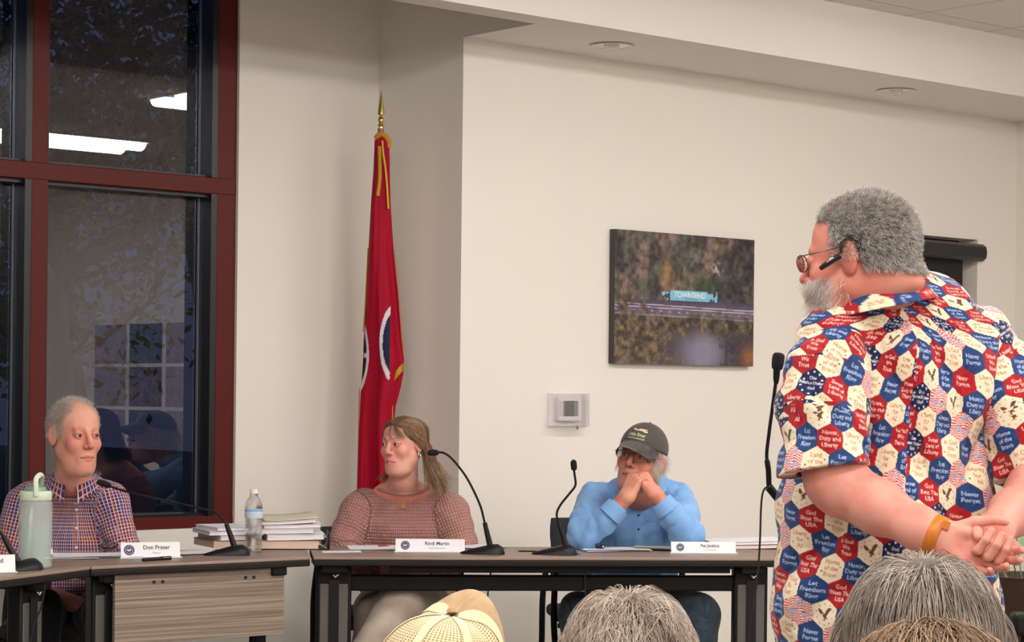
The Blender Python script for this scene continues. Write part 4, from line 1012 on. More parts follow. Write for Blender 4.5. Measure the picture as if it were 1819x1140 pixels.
# ---------------------------------------------------------------- hair
def hair_mat(name, cols, rough=.42, spec=.4, patch=.5, pscale=9):
    m = bpy.data.materials.new(name); m.use_nodes = True; nt = m.node_tree; N = nt.nodes; L = nt.links; p = N['Principled BSDF']
    hi = N.new('ShaderNodeHairInfo'); r = N.new('ShaderNodeValToRGB'); e = r.color_ramp.elements
    while len(e) < len(cols): e.new(.5)
    for i, c in enumerate(cols): e[i].position = i/(len(cols)-1); e[i].color = (*c, 1)
    t = N.new('ShaderNodeTexNoise'); t.inputs['Scale'].default_value = pscale; tc = N.new('ShaderNodeTexCoord'); L.new(tc.outputs['Object'], t.inputs[0])
    mr = N.new('ShaderNodeMapRange'); mr.inputs['From Min'].default_value = .3; mr.inputs['From Max'].default_value = .7; L.new(t.outputs[0], mr.inputs[0])
    mx = N.new('ShaderNodeMix'); mx.inputs[0].default_value = patch; L.new(hi.outputs['Random'], mx.inputs[2]); L.new(mr.outputs[0], mx.inputs[3]); L.new(mx.outputs[0], r.inputs[0])
    L.new(r.outputs[0], p.inputs['Base Color']); p.inputs['Roughness'].default_value = rough; p.inputs['Specular IOR Level'].default_value = spec
    return m
def hair_obj(name, P, m, root, r0=.0004, r1=.00012):
    """P: (strands, points, 3) world"""
    S, K, _ = P.shape; hc = bpy.data.hair_curves.new(name); hc.add_curves([K]*S)
    hc.attributes['position'].data.foreach_set('vector', (P-np.array(root.location)).astype(np.float32).ravel())
    a = hc.attributes.get('radius') or hc.attributes.new('radius', 'FLOAT', 'POINT')
    a.data.foreach_set('value', np.tile(np.linspace(r0, r1, K), S).astype(np.float32))
    hc.materials.append(m); o = bpy.data.objects.new(name, hc); COL.objects.link(o); o.parent = root; return o
def grow(f, loc, Rm, roots, flow, steps, ds, off, jitter=.15, seed=1, lift=None, hug=0.0, hugz=-.05):
    """strands stepping along a flow field given in head coordinates and kept outside the body surface f"""
    rg = np.random.RandomState(seed); P = roots.astype(np.float32).copy(); S = len(P); out = [P.copy()]; J = rg.randn(S, 3)*jitter
    offs = off*(.35+.9*rg.rand(S)) if np.isscalar(off) else off
    for i in range(steps):
        d = flow(loc(P), i) @ np.asarray(Rm).T+J+rg.randn(S, 3)*jitter*.35
        n = grad(f, P, .002); 
        if lift is None or i >= 1:
            d = d-n*np.minimum(0, (d*n).sum(1))[:, None]
        else: d = d+n*lift
        d /= np.linalg.norm(d, axis=1)[:, None]+1e-9
        P = P+d*ds; v = f(P); o_ = offs*min(1, (i+1)/3.0); e_ = o_-v; zq = loc(P)[:, 2]; e_ = np.where((e_ < 0) & (zq < hugz), 0, np.where(e_ < 0, e_*hug, e_)); P = P+n*np.clip(e_, -.02, .02)[:, None]; P = P.astype(np.float32); out.append(P.copy())
    return np.stack(out, 1)
def scalp_roots(V, mask, n, seed=1):
    idx = np.nonzero(mask)[0]; rg = np.random.RandomState(seed); return V[rg.choice(idx, n)]+rg.randn(n, 3)*.0012
def cap_shell(name, m, root, f, loc, mask, c, rad, off=.004, h=.004):
    """thin under-layer of hair that follows the skull where mask(local) is negative"""
    def g(P):
        return smax(f(P)-off, mask(loc(P)), .006)
    V, F = nets(g, np.array(c)-rad, np.array(c)+rad, h)
    return mesh_obj(name, V-np.array(root.location), F, m, root, smooth=180)
def glasses(root, c, R, sc, w=1.0, m=None, lens=None, z=.004):
    g = MB(); T = lambda q: np.array(c)+np.asarray(R) @ (np.array(q)*sc)-np.array(root.location)
    for s in (-1, 1):
        pts = [T((s*(.033+.0245*math.copysign(abs(math.cos(a))**.75, math.cos(a)))*w, -.107+.004*abs(math.cos(a)), z-.004+.0165*math.copysign(abs(math.sin(a))**.8, math.sin(a)))) for a in np.linspace(0, 2*PI, 25)]
        g.tube(pts, .0014, 6, cap=False)
        g.tube([T((s*.057*w, -.103, z+.004)), T((s*.076*w, -.085, z+.006)), T((s*.0815*w, -.03, z+.010)), T((s*.0820*w, .006, z+.014)), T((s*.080*w, .022, z-.002))], .0013, 6)
    g.tube([T((-.009, -.108, z+.002)), T((0, -.112, z+.006)), T((.009, -.108, z+.002))], .0012, 6)
    o = g.build('eyeglasses', m, root, smooth=60)
    for s in (-1, 1):
        V = [T((s*(.033+.0235*math.cos(a))*w, -.107, z-.004+.0155*math.sin(a))) for a in np.linspace(0, 2*PI, 20, endpoint=False)]
        MB().add(V, [tuple(range(20))]).build('lens', lens, o)
    return o
M_lens = glass_mat('spectacle lens', .03, (.97, .97, .97))
M_wire = mat('thin metal rim', lin(120, 110, 105), .3, metal=.8)
# ================================================================ cloth materials driven by the garment's own thread coordinates
def cloth_nodes(name, rough=.85):
    m = bpy.data.materials.new(name); m.use_nodes = True; nt = m.node_tree; N = nt.nodes; L = nt.links; p = N['Principled BSDF']
    p.inputs['Roughness'].default_value = rough; p.inputs['Specular IOR Level'].default_value = .2; p.inputs['Sheen Weight'].default_value = .15
    a = N.new('ShaderNodeAttribute'); a.attribute_name = 'cloth'; s = N.new('ShaderNodeSeparateXYZ'); L.new(a.outputs['Vector'], s.inputs[0])
    def M(op, x, y=None, z=None):
        n = N.new('ShaderNodeMath'); n.operation = op
        for i, q in enumerate((x, y, z)):
            if q is None: continue
            if isinstance(q, (int, float)): n.inputs[i].default_value = q
            else: L.new(q, n.inputs[i])
        return n.outputs[0]
    def mix(fac, c1, c2):
        n = N.new('ShaderNodeMix'); n.data_type = 'RGBA'
        L.new(fac, n.inputs[0]) if not isinstance(fac, (int, float)) else setattr(n.inputs[0], 'default_value', fac)
        for i, c in ((6, c1), (7, c2)):
            if isinstance(c, tuple): n.inputs[i].default_value = (*c, 1)
            else: L.new(c, n.inputs[i])
        return n.outputs[2]
    return m, N, L, p, a, s, M, mix
def plaid_mat():
    m, N, L, p, a, s, M, mix = cloth_nodes('plaid shirting')
    def stripe(co, period, off, w): return M('LESS_THAN', M('FRACT', M('ADD', M('DIVIDE', co, period), off)), w)
    X, Z = s.outputs[0], s.outputs[1]
    t = N.new('ShaderNodeTexNoise'); t.inputs['Scale'].default_value = 7; L.new(a.outputs['Vector'], t.inputs[0])
    hue = M('MULTIPLY', M('SUBTRACT', t.outputs[0], .42), 5.0); hue = M('MINIMUM', M('MAXIMUM', hue, 0), 1)
    base = mix(hue, lin(86, 24, 42), lin(122, 42, 44))
    c = mix(M('MULTIPLY', stripe(X, .0125, 0, .26), .75), base, mix(hue, lin(206, 200, 222), lin(226, 206, 200)))
    c = mix(M('MULTIPLY', stripe(Z, .0125, .3, .24), .62), c, mix(hue, lin(196, 192, 220), lin(224, 196, 190)))
    c = mix(M('MULTIPLY', stripe(X, .0500, .2, .12), M('MULTIPLY_ADD', hue, -.4, .5)), c, lin(60, 84, 160))
    c = mix(M('MULTIPLY', stripe(Z, .0500, .1, .12), M('MULTIPLY_ADD', hue, .3, .15)), c, lin(60, 84, 160))
    c = mix(M('MULTIPLY', stripe(X, .0500, .7, .10), .5), c, lin(196, 110, 70))
    L.new(c, p.inputs['Base Color']); return m
def knit_mat():
    m, N, L, p, a, s, M, mix = cloth_nodes('waffle knit', .95)
    X, Z = s.outputs[0], s.outputs[1]; f = 2*PI/.0115
    sx = M('SINE', M('MULTIPLY', X, f)); sz = M('SINE', M('MULTIPLY', Z, f*.9)); h = M('MULTIPLY', M('MULTIPLY_ADD', sx, .5, .5), M('MULTIPLY_ADD', sz, .5, .5))
    h = M('POWER', h, .5)
    t = N.new('ShaderNodeTexNoise'); t.inputs['Scale'].default_value = 5; t.inputs['Detail'].default_value = 4; L.new(a.outputs['Vector'], t.inputs[0])
    c = mix(t.outputs[0], lin(166, 118, 112), lin(204, 154, 142)); c = mix(M('MULTIPLY_ADD', h, -.42, .42), c, lin(96, 56, 58))  # shade in the waffle pits is painted in as a darker colour
    L.new(c, p.inputs['Base Color'])
    b = N.new('ShaderNodeBump'); b.inputs['Strength'].default_value = 1.0; b.inputs['Distance'].default_value = .004; L.new(h, b.inputs['Height']); L.new(b.outputs[0], p.inputs['Normal'])
    return m
def weave_mat(name, c1, c2, nsc=30, bump=.25, rough=.85):
    m, N, L, p, a, s, M, mix = cloth_nodes(name, rough)
    t = N.new('ShaderNodeTexNoise'); t.inputs['Scale'].default_value = nsc; t.inputs['Detail'].default_value = 5; L.new(a.outputs['Vector'], t.inputs[0])
    r = M('MINIMUM', M('MAXIMUM', M('MULTIPLY_ADD', M('SUBTRACT', t.outputs[0], .5), 3.0, .5), 0), 1)
    L.new(mix(r, c1, c2), p.inputs['Base Color'])
    w = N.new('ShaderNodeTexNoise'); w.inputs['Scale'].default_value = 700; L.new(a.outputs['Vector'], w.inputs[0])
    b = N.new('ShaderNodeBump'); b.inputs['Strength'].default_value = bump; b.inputs['Distance'].default_value = .002; L.new(w.outputs[0], b.inputs['Height']); L.new(b.outputs[0], p.inputs['Normal'])
    return m
def folds(amp, sc=(9, 9, 9), seed=0, ridge=True):
    sc = np.array(sc, np.float32)
    def g(P):
        n = fbm(P*sc, 1.0, seed, 3)
        if ridge: n = 1-np.abs(2*n-1)*1.6
        return (n-.5)*amp
    return g
def dirfolds(amp, n, freq, seed=0, warp=.03, c=None, rad=None):
    """soft parallel creases running across direction n; optional falloff round c"""
    n = np.array(n, np.float32); n /= np.linalg.norm(n)
    def g(P):
        w = fbm(P, 7, seed, 2)-.5; ph = (P @ n+warp*w*4)*freq*2*PI; r = -np.abs(np.sin(ph*.5))**.6
        k = 1.0 if c is None else np.exp(-((P-np.array(c, np.float32))**2).sum(1)/rad**2)
        k = k*(.3+1.2*np.clip(fbm(P, 9, seed+5, 2)-.25, 0, 1))
        return (r+.6)*amp*k
    return g
def addf(*fs): return lambda P: sum(g(P) for g in fs)
def small_disc(name, m, root, c, nrm, r, th=.002):
    nrm = np.array(nrm, float); nrm /= np.linalg.norm(nrm); c = np.array(c)-np.array(root.location)
    return MB().tube([c-nrm*th, c+nrm*th*.6, c+nrm*th], [r, r, r*.8], 14).build(name, m, root, smooth=40)
def surf_point(f, px, py, Y0=5.0, Y1=9.5, n=900):
    """first point of surface f met along the view direction of a pixel"""
    t = np.linspace(Y0, Y1, n); P = (np.array([0, 0, CAMH])+ray(px, py)*t[:, None]).astype(np.float32); v = f(P); i = np.argmax(v < 0)
    return (P[i] if v[i] < 0 else None)
def decal_line(name, m, root, f, pxs, r=.0015, off=.001, Y0=5.0, Y1=9.5, n=8, flat=1.0):
    pts = [surf_point(f, *p, Y0, Y1) for p in pxs]; pts = [p for p in pts if p is not None]
    if len(pts) < 2: return None
    P = np.array(spline(pts, 6), np.float32); g = grad(f, P); P = P+g*off
    return MB().tube(list(P-np.array(root.location)), r, n, flat=flat).build(name, m, root, smooth=60)
M_plaid = plaid_mat(); M_knit = knit_mat(); M_denim = weave_mat('blue chambray', lin(112, 160, 214), lin(134, 178, 228), 12)
M_jeans = weave_mat('dark jeans', lin(26, 34, 42), lin(50, 66, 78), 14); M_black = weave_mat('black trousers', (.008, .008, .010), (.014, .014, .017))
M_beige = weave_mat('beige trousers', lin(150, 136, 124), lin(178, 164, 150), 8); M_btn = mat('pale button', lin(220, 210, 205), .3); M_tee = mat('white undershirt', lin(228, 224, 220), .8)
def P3(px, py, Y): return at(px, py, Y)
# ================================================================ man in plaid (left)
def trousers(root, m, hips, knees, feet, r=(.105, .082, .055), sd=0, Ys=None):
    T = [(hips, (.19, .14, .12), None)]
    limbs = []
    for k, fo, s in zip(knees, feet, (-1, 1)):
        h_ = np.array(hips)+np.array([s*.085, -.03, -.03]); limbs.append([(h_, r[0]), (np.array(k), r[1]), (np.array(fo), r[2])])
    return garment('trousers', m, root, T, limbs, h=.010, k=.06, fold=folds(.010, (8, 8, 8), sd))
def shoes(root, feet, m):
    for fo in feet:
        a = np.array(fo); o = root.location
        V, F = nets(lambda P: smin(ell(P, (a[0], a[1]-.06, .045), (.045, .13, .045)), ell(P, (a[0], a[1]+.02, .07), (.045, .06, .06)), .03), a*[1, 1, 0]+[-.07, -.22, -.01], a*[1, 1, 0]+[.07, .1, .15], .008)
        V[:, 2] = np.maximum(V[:, 2], .002); mesh_obj('shoe', V-np.array(o), F, m, root, smooth=180)
M_shoe = mat('dark shoe leather', (.015, .013, .012), .5)
def person(label, x, y): return thing('person', label, 'person', (x, y, 0))
skinA = lin(214, 160, 138); redA = lin(206, 118, 104)
pr = person('person in red plaid shirt with thinning grey hair sitting behind the wedge table', *P3(122, 900, 7.7)[:2])
bdy = Body(pr)
hp = dict(skin=skinA, red=redA, lip=lin(196, 118, 108), brow=lin(150, 112, 92), browt=.0032, browk=.55, lash=lin(120, 80, 68), w=.93, jaw=1.0, fat=.001, crown=1.08, eye=.0050, frown=.001, nose=1.12, lid=.6, nk=.03)
hc = P3(133, 772, 7.45); Rh = rotz(.66) @ rotx(.03); SCH = 1.12
neckp = [(hc+Rh @ np.array([0, .025, -.05]), .056), (P3(130, 845, 7.56), .062), (P3(126, 872, 7.67), .060)]
fh, lh = make_head(bdy, hc, Rh, SCH, hp, iris_mat('blue-grey iris', (.05, .07, .09)), neck=neckp, gaze=(.15, 0))
# body under the clothes and the hand resting on the lap
make_arm(bdy, [(P3(124, 905, 7.72), .07), (P3(120, 1000, 7.76), .08)], skin=skinA, h=.008)
wr = P3(150, 1078, 7.42); make_arm(bdy, [(P3(60, 1050, 7.55), .038), (wr, .030)], (frame((1, -.05, -.10), (.1, -.4, 1)), -1, ((.45, .5, .35),)*4, .03, None, 1.0), skin=skinA, red=redA)
bdy.build()
tors = [(P3(122, 955, 7.70), (.195, .125, .20)), (P3(120, 1030, 7.72), (.19, .15, .16)), (P3(70, 885, 7.68), (*P3(178, 885, 7.66), .068, .066))]
tors.append((P3(100, 866, 7.64), (*P3(156, 866, 7.62), .052, .052))); tors.append((P3(128, 893, 7.63), (.085, .058, .070)))
limbs = [[(P3(42, 896, 7.66), .072), (P3(10, 1010, 7.62), .060), (P3(70, 1052, 7.52), .045)], [(P3(198, 894, 7.64), .070), (P3(222, 985, 7.60), .058), (P3(205, 1050, 7.46), .047), (P3(165, 1066, 7.44), .042)]]
ncut = lambda P: rc(P, P3(130, 850, 7.58), P3(137, 780, 7.46), .056, .072)
fo = addf(folds(.010, (10, 10, 7), 2), dirfolds(.010, (.6, 0, .8), 14, 3, c=P3(215, 950, 7.6), rad=.16), dirfolds(.008, (.9, 0, .3), 12, 5, c=P3(60, 940, 7.6), rad=.16))
sh, fs = garment('plaid_shirt', M_plaid, pr, tors, limbs, h=.0055, k=.05, cuts=[ncut], fold=fo, axis=0)
# collar leaves, placket, buttons, pocket
def collar(root, m, f, pts_px, dz, Y0=7.0, Y1=8.2): pass
def leaf(root, m, name, P, uvw=True, th=.003):
    """a folded cloth panel from a grid of world points"""
    G = np.array(P, float); n0 = np.cross(G[1, 0]-G[0, 0], G[0, 1]-G[0, 0]); n0 /= np.linalg.norm(n0)+1e-9
    a, b_ = G.shape[:2]; V = np.concatenate([G.reshape(-1, 3), (G+n0*th).reshape(-1, 3)])
    I = np.arange(a*b_).reshape(a, b_); Q = np.stack([I[:-1, :-1], I[1:, :-1], I[1:, 1:], I[:-1, 1:]], -1).reshape(-1, 4)
    F = [tuple(q) for q in Q]+[tuple(q[::-1]+a*b_) for q in Q]
    ed = list(I[:, 0])+list(I[-1, 1:])+list(I[::-1, -1][1:])+list(I[0, ::-1][1:-1]); k = len(ed)
    for i in range(k): F.append((ed[i], ed[(i+1) % k], ed[(i+1) % k]+a*b_, ed[i]+a*b_))
    U = np.zeros((len(V), 3)); gu, gv = np.meshgrid(np.arange(a)*np.linalg.norm(G[1, 0]-G[0, 0]), np.arange(b_)*np.linalg.norm(G[0, 1]-G[0, 0]), indexing='ij')
    U[:, 0] = np.tile(gu.ravel()+.3, 2); U[:, 1] = np.tile(gv.ravel(), 2)
    return mesh_obj(name, V-np.array(root.location), F, m, root, smooth=50, uvw=U)
def bilerp(c4, n=9, m=6, bulge=.0):
    a, b_, c_, d_ = [np.array(q, float) for q in c4]; out = []
    nn = np.cross(b_-a, d_-a); nn /= np.linalg.norm(nn)+1e-9
    for i in np.linspace(0, 1, n):
        out.append([(a*(1-i)+b_*i)*(1-j)+(d_*(1-i)+c_*i)*j-nn*bulge*math.sin(PI*i)*math.sin(PI*j) for j in np.linspace(0, 1, m)])
    return out
cs = pr; zc = 7.62
def ringpt(ang, r, h, c=None, ry=1.0):
    c = P3(129, 862, 7.60) if c is None else c
    return c+np.array([r*math.sin(ang), -r*math.cos(ang)*ry, h])
def collar_band(root, m, c0, r0, h, open_a, tip, name='collar', lean=(0, 0), a_off=0.0, drop=.035, rfl=.022, dip=0.0):
    """stand-and-fall collar: runs round the neck, open at the front"""
    A = np.linspace(open_a, 2*PI-open_a, 29)+a_off; G = []
    for i, a in enumerate(A):
        e = abs(i-14)/14.0; fall = drop+tip*e**3; col_ = []
        up = h*(1-.35*e); c = c0+np.array([0, 0, -dip*e*e])
        for t in np.linspace(0, 1, 5): col_.append(c+np.array([(r0)*math.sin(a)+lean[0]*up*t, -(r0)*math.cos(a)+lean[1]*up*t, up*t]))
        for t in np.linspace(.15, 1, 6): col_.append(c+np.array([(r0+.006+rfl*t)*math.sin(a)+lean[0]*up*(1-t), -(r0+.006+rfl*t)*math.cos(a)+lean[1]*up*(1-t), up-(fall)*t+.003*math.sin(PI*t)]))
        G.append(col_)
    return leaf(root, m, name, G, th=.0022)
collar_band(pr, M_plaid, P3(130, 854, 7.585), .068, .040, .26, .045, a_off=.12, lean=(0, -.25), dip=.022)
# open V with the white undershirt
G = bilerp((surf_point(fs, 122, 882, 7, 8)+[0, .004, .012], surf_point(fs, 146, 882, 7, 8)+[0, .004, .012], surf_point(fs, 139, 895, 7, 8)+[0, -.001, 0], surf_point(fs, 131, 895, 7, 8)+[0, -.001, 0]))
leaf(pr, M_tee, 'undershirt', G, th=.003)
decal_line('placket_edge', M_plaid, pr, fs, [(136, 898), (138, 930), (139, 965), (139, 995)], .0016, .001)
for py in (905, 938, 972): 
    q = surf_point(fs, 136, py, 7, 8.2); small_disc('button', M_btn, pr, q+[0, -.003, 0], (0, -1, 0), .0052)
for a_, b_ in ((113, 880), (160, 872)):
    q = surf_point(fs, a_, b_, 7, 8.2); small_disc('button', M_btn, pr, q+[0, -.010, .004], (.1, -1, .2), .0045)
decal_line('pocket', M_plaid, pr, fs, [(170, 932), (205, 934), (206, 968), (188, 976), (172, 968), (170, 934)], .0014, .0008)
trousers(pr, M_black, P3(120, 1085, 7.75), (P3(70, 1085, 7.32), P3(190, 1095, 7.30)), (P3(70, 1330, 7.30), P3(195, 1330, 7.28)), sd=3)
shoes(pr, (P3(70, 1330, 7.30), P3(195, 1330, 7.28)), M_shoe)
# hair: short grey at the sides and back, thin on top
M_hgrey = hair_mat('short grey hair', [lin(120, 114, 108), lin(172, 166, 160), lin(214, 208, 202)], patch=.2)
Vh = bdy.V[0]+bdy.o; Lh = lh(Vh.astype(np.float32))
side = (Lh[:, 2] > -.002+.35*np.clip(Lh[:, 1]+.01, -.05, .05)*0) & (Lh[:, 1] > -.052+.5*np.clip(.055-Lh[:, 2], -.1, .06)*.6) & (Lh[:, 2] < .098) & (np.abs(Lh[:, 0]) > .030) | ((Lh[:, 1] > .04) & (Lh[:, 2] > -.045))
side &= ~((np.abs(Lh[:, 0]) > .066) & (Lh[:, 2] < .030) & (Lh[:, 1] < .018)) 
top_ = (Lh[:, 2] > .088) & (Lh[:, 1] > -.035)
flow = lambda q, i: np.stack([q[:, 0]*2, .55+0*q[:, 0], -.75+q[:, 2]*4], 1)
hair_obj('hair', grow(fh, lh, Rh, scalp_roots(Vh, side, 5200, 3), flow, 4, .0042, .006, .25, 2), M_hgrey, pr, .00042, .0002)
flow2 = lambda q, i: np.stack([.5+0*q[:, 0], .15+0*q[:, 0], .4+0*q[:, 0]], 1)
hair_obj('hair_top', grow(fh, lh, Rh, scalp_roots(Vh, top_, 900, 4), flow2, 4, .0045, .008, .3, 5), M_hgrey, pr, .0003, .00012)
chair('dark stacking chair under the man in plaid', P3(122, 900, 7.78)[0], 7.80, .15, arms=False)
# ================================================================ woman in pink sweater
wm = person('person with long light brown hair in dusty pink knit sweater at the long table', *P3(716, 900, 8.16)[:2])
bdw = Body(wm); skinW = lin(216, 164, 142); redW = lin(204, 118, 108)
hp = dict(skin=skinW, red=redW, lip=lin(186, 106, 104), brow=lin(120, 84, 62), browt=.0028, browk=.8, w=.98, jaw=.96, fat=.005, crown=1.12, lash=lin(50, 34, 30), eye=.0078, frown=.004, nose=.85, lid=1.0, nk=.028)
hcw = P3(716, 789, 8.02); Rw = rotz(-.58) @ rotx(.02) @ roty(-.02); SW = .93
nk = [(hcw+Rw @ np.array([0, .02, -.05]), .048), (P3(716, 850, 8.08), .052), (P3(716, 890, 8.17), .062)]
fw, lw = make_head(bdw, hcw, Rw, SW, hp, iris_mat('brown iris', (.035, .018, .010)), neck=nk, chest=[(P3(716, 900, 8.185), (.150, .062, .080)), (P3(716, 873, 8.14), (.112, .048, .040))], gaze=(-.30, .02))
make_arm(bdw, [(P3(716, 940, 8.20), .07), (P3(716, 1020, 8.22), .08)], skin=skinW, h=.009)
for (e, w_, sd) in (((610, 985, 8.06), (684, 1008, 7.99), 1), ((818, 985, 8.10), (752, 1009, 8.00), -1)):
    make_arm(bdw, [(P3(*e), .034), (P3(*w_), .026)], (frame((.85*sd, -.45, -.1), (.1*sd, -.3, .9)), sd, ((.5, .5, .4),)*4, .03, None, .93), skin=skinW, red=redW)
bdw.build()
T = [(P3(716, 945, 8.18), (.185, .125, .165)), (P3(716, 1020, 8.20), (.185, .15, .15)), (P3(652, 895, 8.16), (*P3(780, 895, 8.16), .060, .060))]
Lm = [[(P3(634, 908, 8.14), .072), (P3(606, 975, 8.08), .062), (P3(640, 1008, 8.00), .048), (P3(668, 1009, 7.99), .036)], [(P3(800, 908, 8.14), .072), (P3(822, 975, 8.10), .060), (P3(796, 1010, 8.03), .046), (P3(772, 1010, 8.01), .036)]]
necw = lambda P: ell(P, P3(716, 852, 8.08), (.112, .125, .050))
fo = addf(folds(.012, (7, 7, 9), 12), dirfolds(.012, (.5, 0, .85), 13, 4, c=P3(600, 960, 8.05), rad=.15), dirfolds(.010, (-.5, 0, .85), 12, 8, c=P3(825, 960, 8.05), rad=.15))
sw, fsw = garment('knit_sweater', M_knit, wm, T, Lm, h=.0055, k=.045, cuts=[necw], fold=fo, axis=0)
# ribbed neckline roll
M_rib = weave_mat('ribbing', lin(150, 100, 96), lin(186, 134, 124), 60)
fnk = lambda P: np.minimum(fsw(P), fw(P))
decal_line('neck_ribbing', M_rib, wm, fnk, [(664, 862), (672, 868), (686, 873), (702, 876), (718, 877), (734, 876), (750, 872), (762, 866), (769, 859)], .0075, -.001, 7.5, 8.6, n=10)
# necklace
q = surf_point(fsw, 716, 899, 7.5, 8.5); 
MB().tube([p-np.array(wm.location) for p in spline([surf_point(fw, 690, 872, 7.5, 8.5), surf_point(fw, 700, 884, 7.5, 8.6), q+[-.006, -.004, .01], q+[0, -.005, .002], q+[.006, -.004, .01], surf_point(fw, 733, 884, 7.5, 8.6), surf_point(fw, 744, 872, 7.5, 8.6)] , 5)], .0007, 6).build('necklace', mat('gold', lin(220, 180, 90), .25, metal=1), wm, smooth=60)
MB().box(tuple(q+[0, -.007, -.004]-np.array(wm.location)), (.018, .003, .007)).build('pendant', bpy.data.materials['gold'], wm, bevel=.001)
# earring on her left ear
er = hcw+Rw @ (np.array([.083*.98, -.002, -.036])*SW)-np.array(wm.location)
MB().tube([er+Rw @ np.array([.001, .0062*math.cos(a), -.004+.0075*math.sin(a)]) for a in np.linspace(0, 2*PI, 17)], .0022, 8, cap=False).build('earring', mat('silver', (.75, .72, .70), .2, metal=1), wm, smooth=60)
# trousers, legs crossed
garment('trousers', M_beige, wm, [(P3(716, 1080, 8.18), (.18, .14, .11))], [[(P3(672, 1085, 8.12), .095), (P3(668, 1092, 7.74), .078), (P3(640, 1240, 7.76), .055), (P3(636, 1330, 7.78), .045)], [(P3(756, 1075, 8.12), .098), (P3(712, 1072, 7.66), .080), (P3(640, 1170, 7.52), .056), (P3(612, 1250, 7.48), .045)]], h=.009, k=.05, fold=folds(.008, (8, 8, 8), 5))
shoes(wm, (P3(636, 1330, 7.78),), M_shoe)
a = P3(612, 1262, 7.46); Vv, Ff = nets(lambda P: ell(P, a+[-.03, -.05, -.02], (.045, .11, .042), rotz(-.5)), a-.2, a+.2, .009); mesh_obj('shoe', Vv-np.array(wm.location), Ff, M_shoe, wm, smooth=180)
# hair
M_hbrown = hair_mat('light brown hair', [lin(72, 52, 38), lin(112, 84, 60), lin(150, 118, 86), lin(178, 148, 112)], patch=.45, pscale=12)
M_hunder = mat('hair underlayer', lin(88, 66, 48), .7)
Vw = bdw.V[0]+bdw.o; Lw = lw(Vw.astype(np.float32))
def hairline_w(q):      # negative inside the hair-bearing area
    return np.maximum(-(q[:, 2]-(.062-.55*np.clip(np.abs(q[:, 0])-.020, 0, 1))), 0)*1.0 if False else 0
def hb_w(q):
    ax_ = np.abs(q[:, 0]); line = np.where(ax_ < .045, .078-.25*ax_, .067-2.2*(ax_-.045)); front = -(q[:, 1]+.012+0*ax_)
    return np.where(q[:, 1] < -.018, line-q[:, 2], np.where(q[:, 1] < .012, .020-q[:, 2]+.0*ax_, -.055-q[:, 2]))
cap_shell('hair_base', M_hunder, wm, fw, lw, lambda q: np.clip(hb_w(q), -.03, .03), hcw+[0, 0, .02], .15, off=.004)
root_m = (hb_w(Lw) < -.002) & (Lw[:, 2] > -.01)
part = .012
def flw(q, i):
    s = np.sign(q[:, 0]-part); low = q[:, 2] < .0
    x = s*np.clip(1.1-np.abs(q[:, 0])*12, -.1, 1.1); y = np.where(q[:, 1] < .025, 1.1, .35)+0*x; z = np.where(q[:, 2] > .06, -.1-np.abs(q[:, 0])*8, np.where(q[:, 1] < .025, -.75, -1.2))
    y = np.where(q[:, 1] > .08, -.05, y); y = np.where(q[:, 2] < -.06, .1, y); x = np.where(q[:, 2] < -.07, s*.45, x)
    return np.stack([x, y, z], 1)
fwall = lambda P: np.minimum(fw(P), fsw(P))
hr = grow(fwall, lw, Rw, scalp_roots(Vw, root_m, 6500, 7), flw, 21, .0098, .007, .14, 8, hug=.35, hugz=.0)
left_ = lw(hr[:, 12].astype(np.float32))[:, 0] < -.02; hr[left_] = hr[left_][:, np.minimum(np.arange(hr.shape[1]), 16)]+np.linspace(0, .0004, hr.shape[1])[None, :, None]
hair_obj('hair', hr, M_hbrown, wm, .0006, .0003)
# loose strands over the forehead
fr_m = (Lw[:, 2] > .068) & (Lw[:, 2] < .082) & (Lw[:, 1] < -.05) & (np.abs(Lw[:, 0]-.012) < .022)
flf = lambda q, i: np.stack([.25+.5*(q[:, 0] > 0), -.15+.5*(i > 4)+0*q[:, 0], -1.0+0*q[:, 0]], 1)
hair_obj('fringe', grow(fw, lw, Rw, scalp_roots(Vw, fr_m, 60, 8), flf, 9, .007, .006, .12, 9), M_hbrown, wm, .0004, .0002)
chair('black armless chair under the woman in the pink sweater', P3(690, 900, 8.20)[0], 8.24, .3, arms=True, bh=.80)
# ================================================================ man in cap and blue shirt
cm = person('person in dark cap, glasses and blue shirt resting chin on clasped hands', *P3(1135, 900, 8.2)[:2])
bdc = Body(cm); skinC = lin(206, 146, 122); redC = lin(190, 98, 84)
hp = dict(skin=skinC, red=redC, lip=lin(180, 100, 92), brow=lin(150, 130, 118), browt=.004, browk=.5, w=1.0, jaw=1.0, fat=.004, eye=.0036, nose=1.15, lid=.9, nk=.03, beard=lin(190, 170, 160), beardk=.35)
hcc = P3(1139, 816, 8.0); Rc = roty(.20) @ rotz(-.42) @ rotx(-.06); SCc = 1.05
nk = [(hcc+Rc @ np.array([0, .025, -.05]), .055), (P3(1138, 872, 8.10), .060), (P3(1132, 892, 8.22), .062)]
fc, lc_ = make_head(bdc, hcc, Rc, SCc, hp, iris_mat('grey iris', (.05, .055, .06)), neck=nk, gaze=(-.25, .12))
make_arm(bdc, [(P3(1132, 925, 8.26), .07), (P3(1130, 1010, 8.28), .08)], skin=skinC, h=.009)
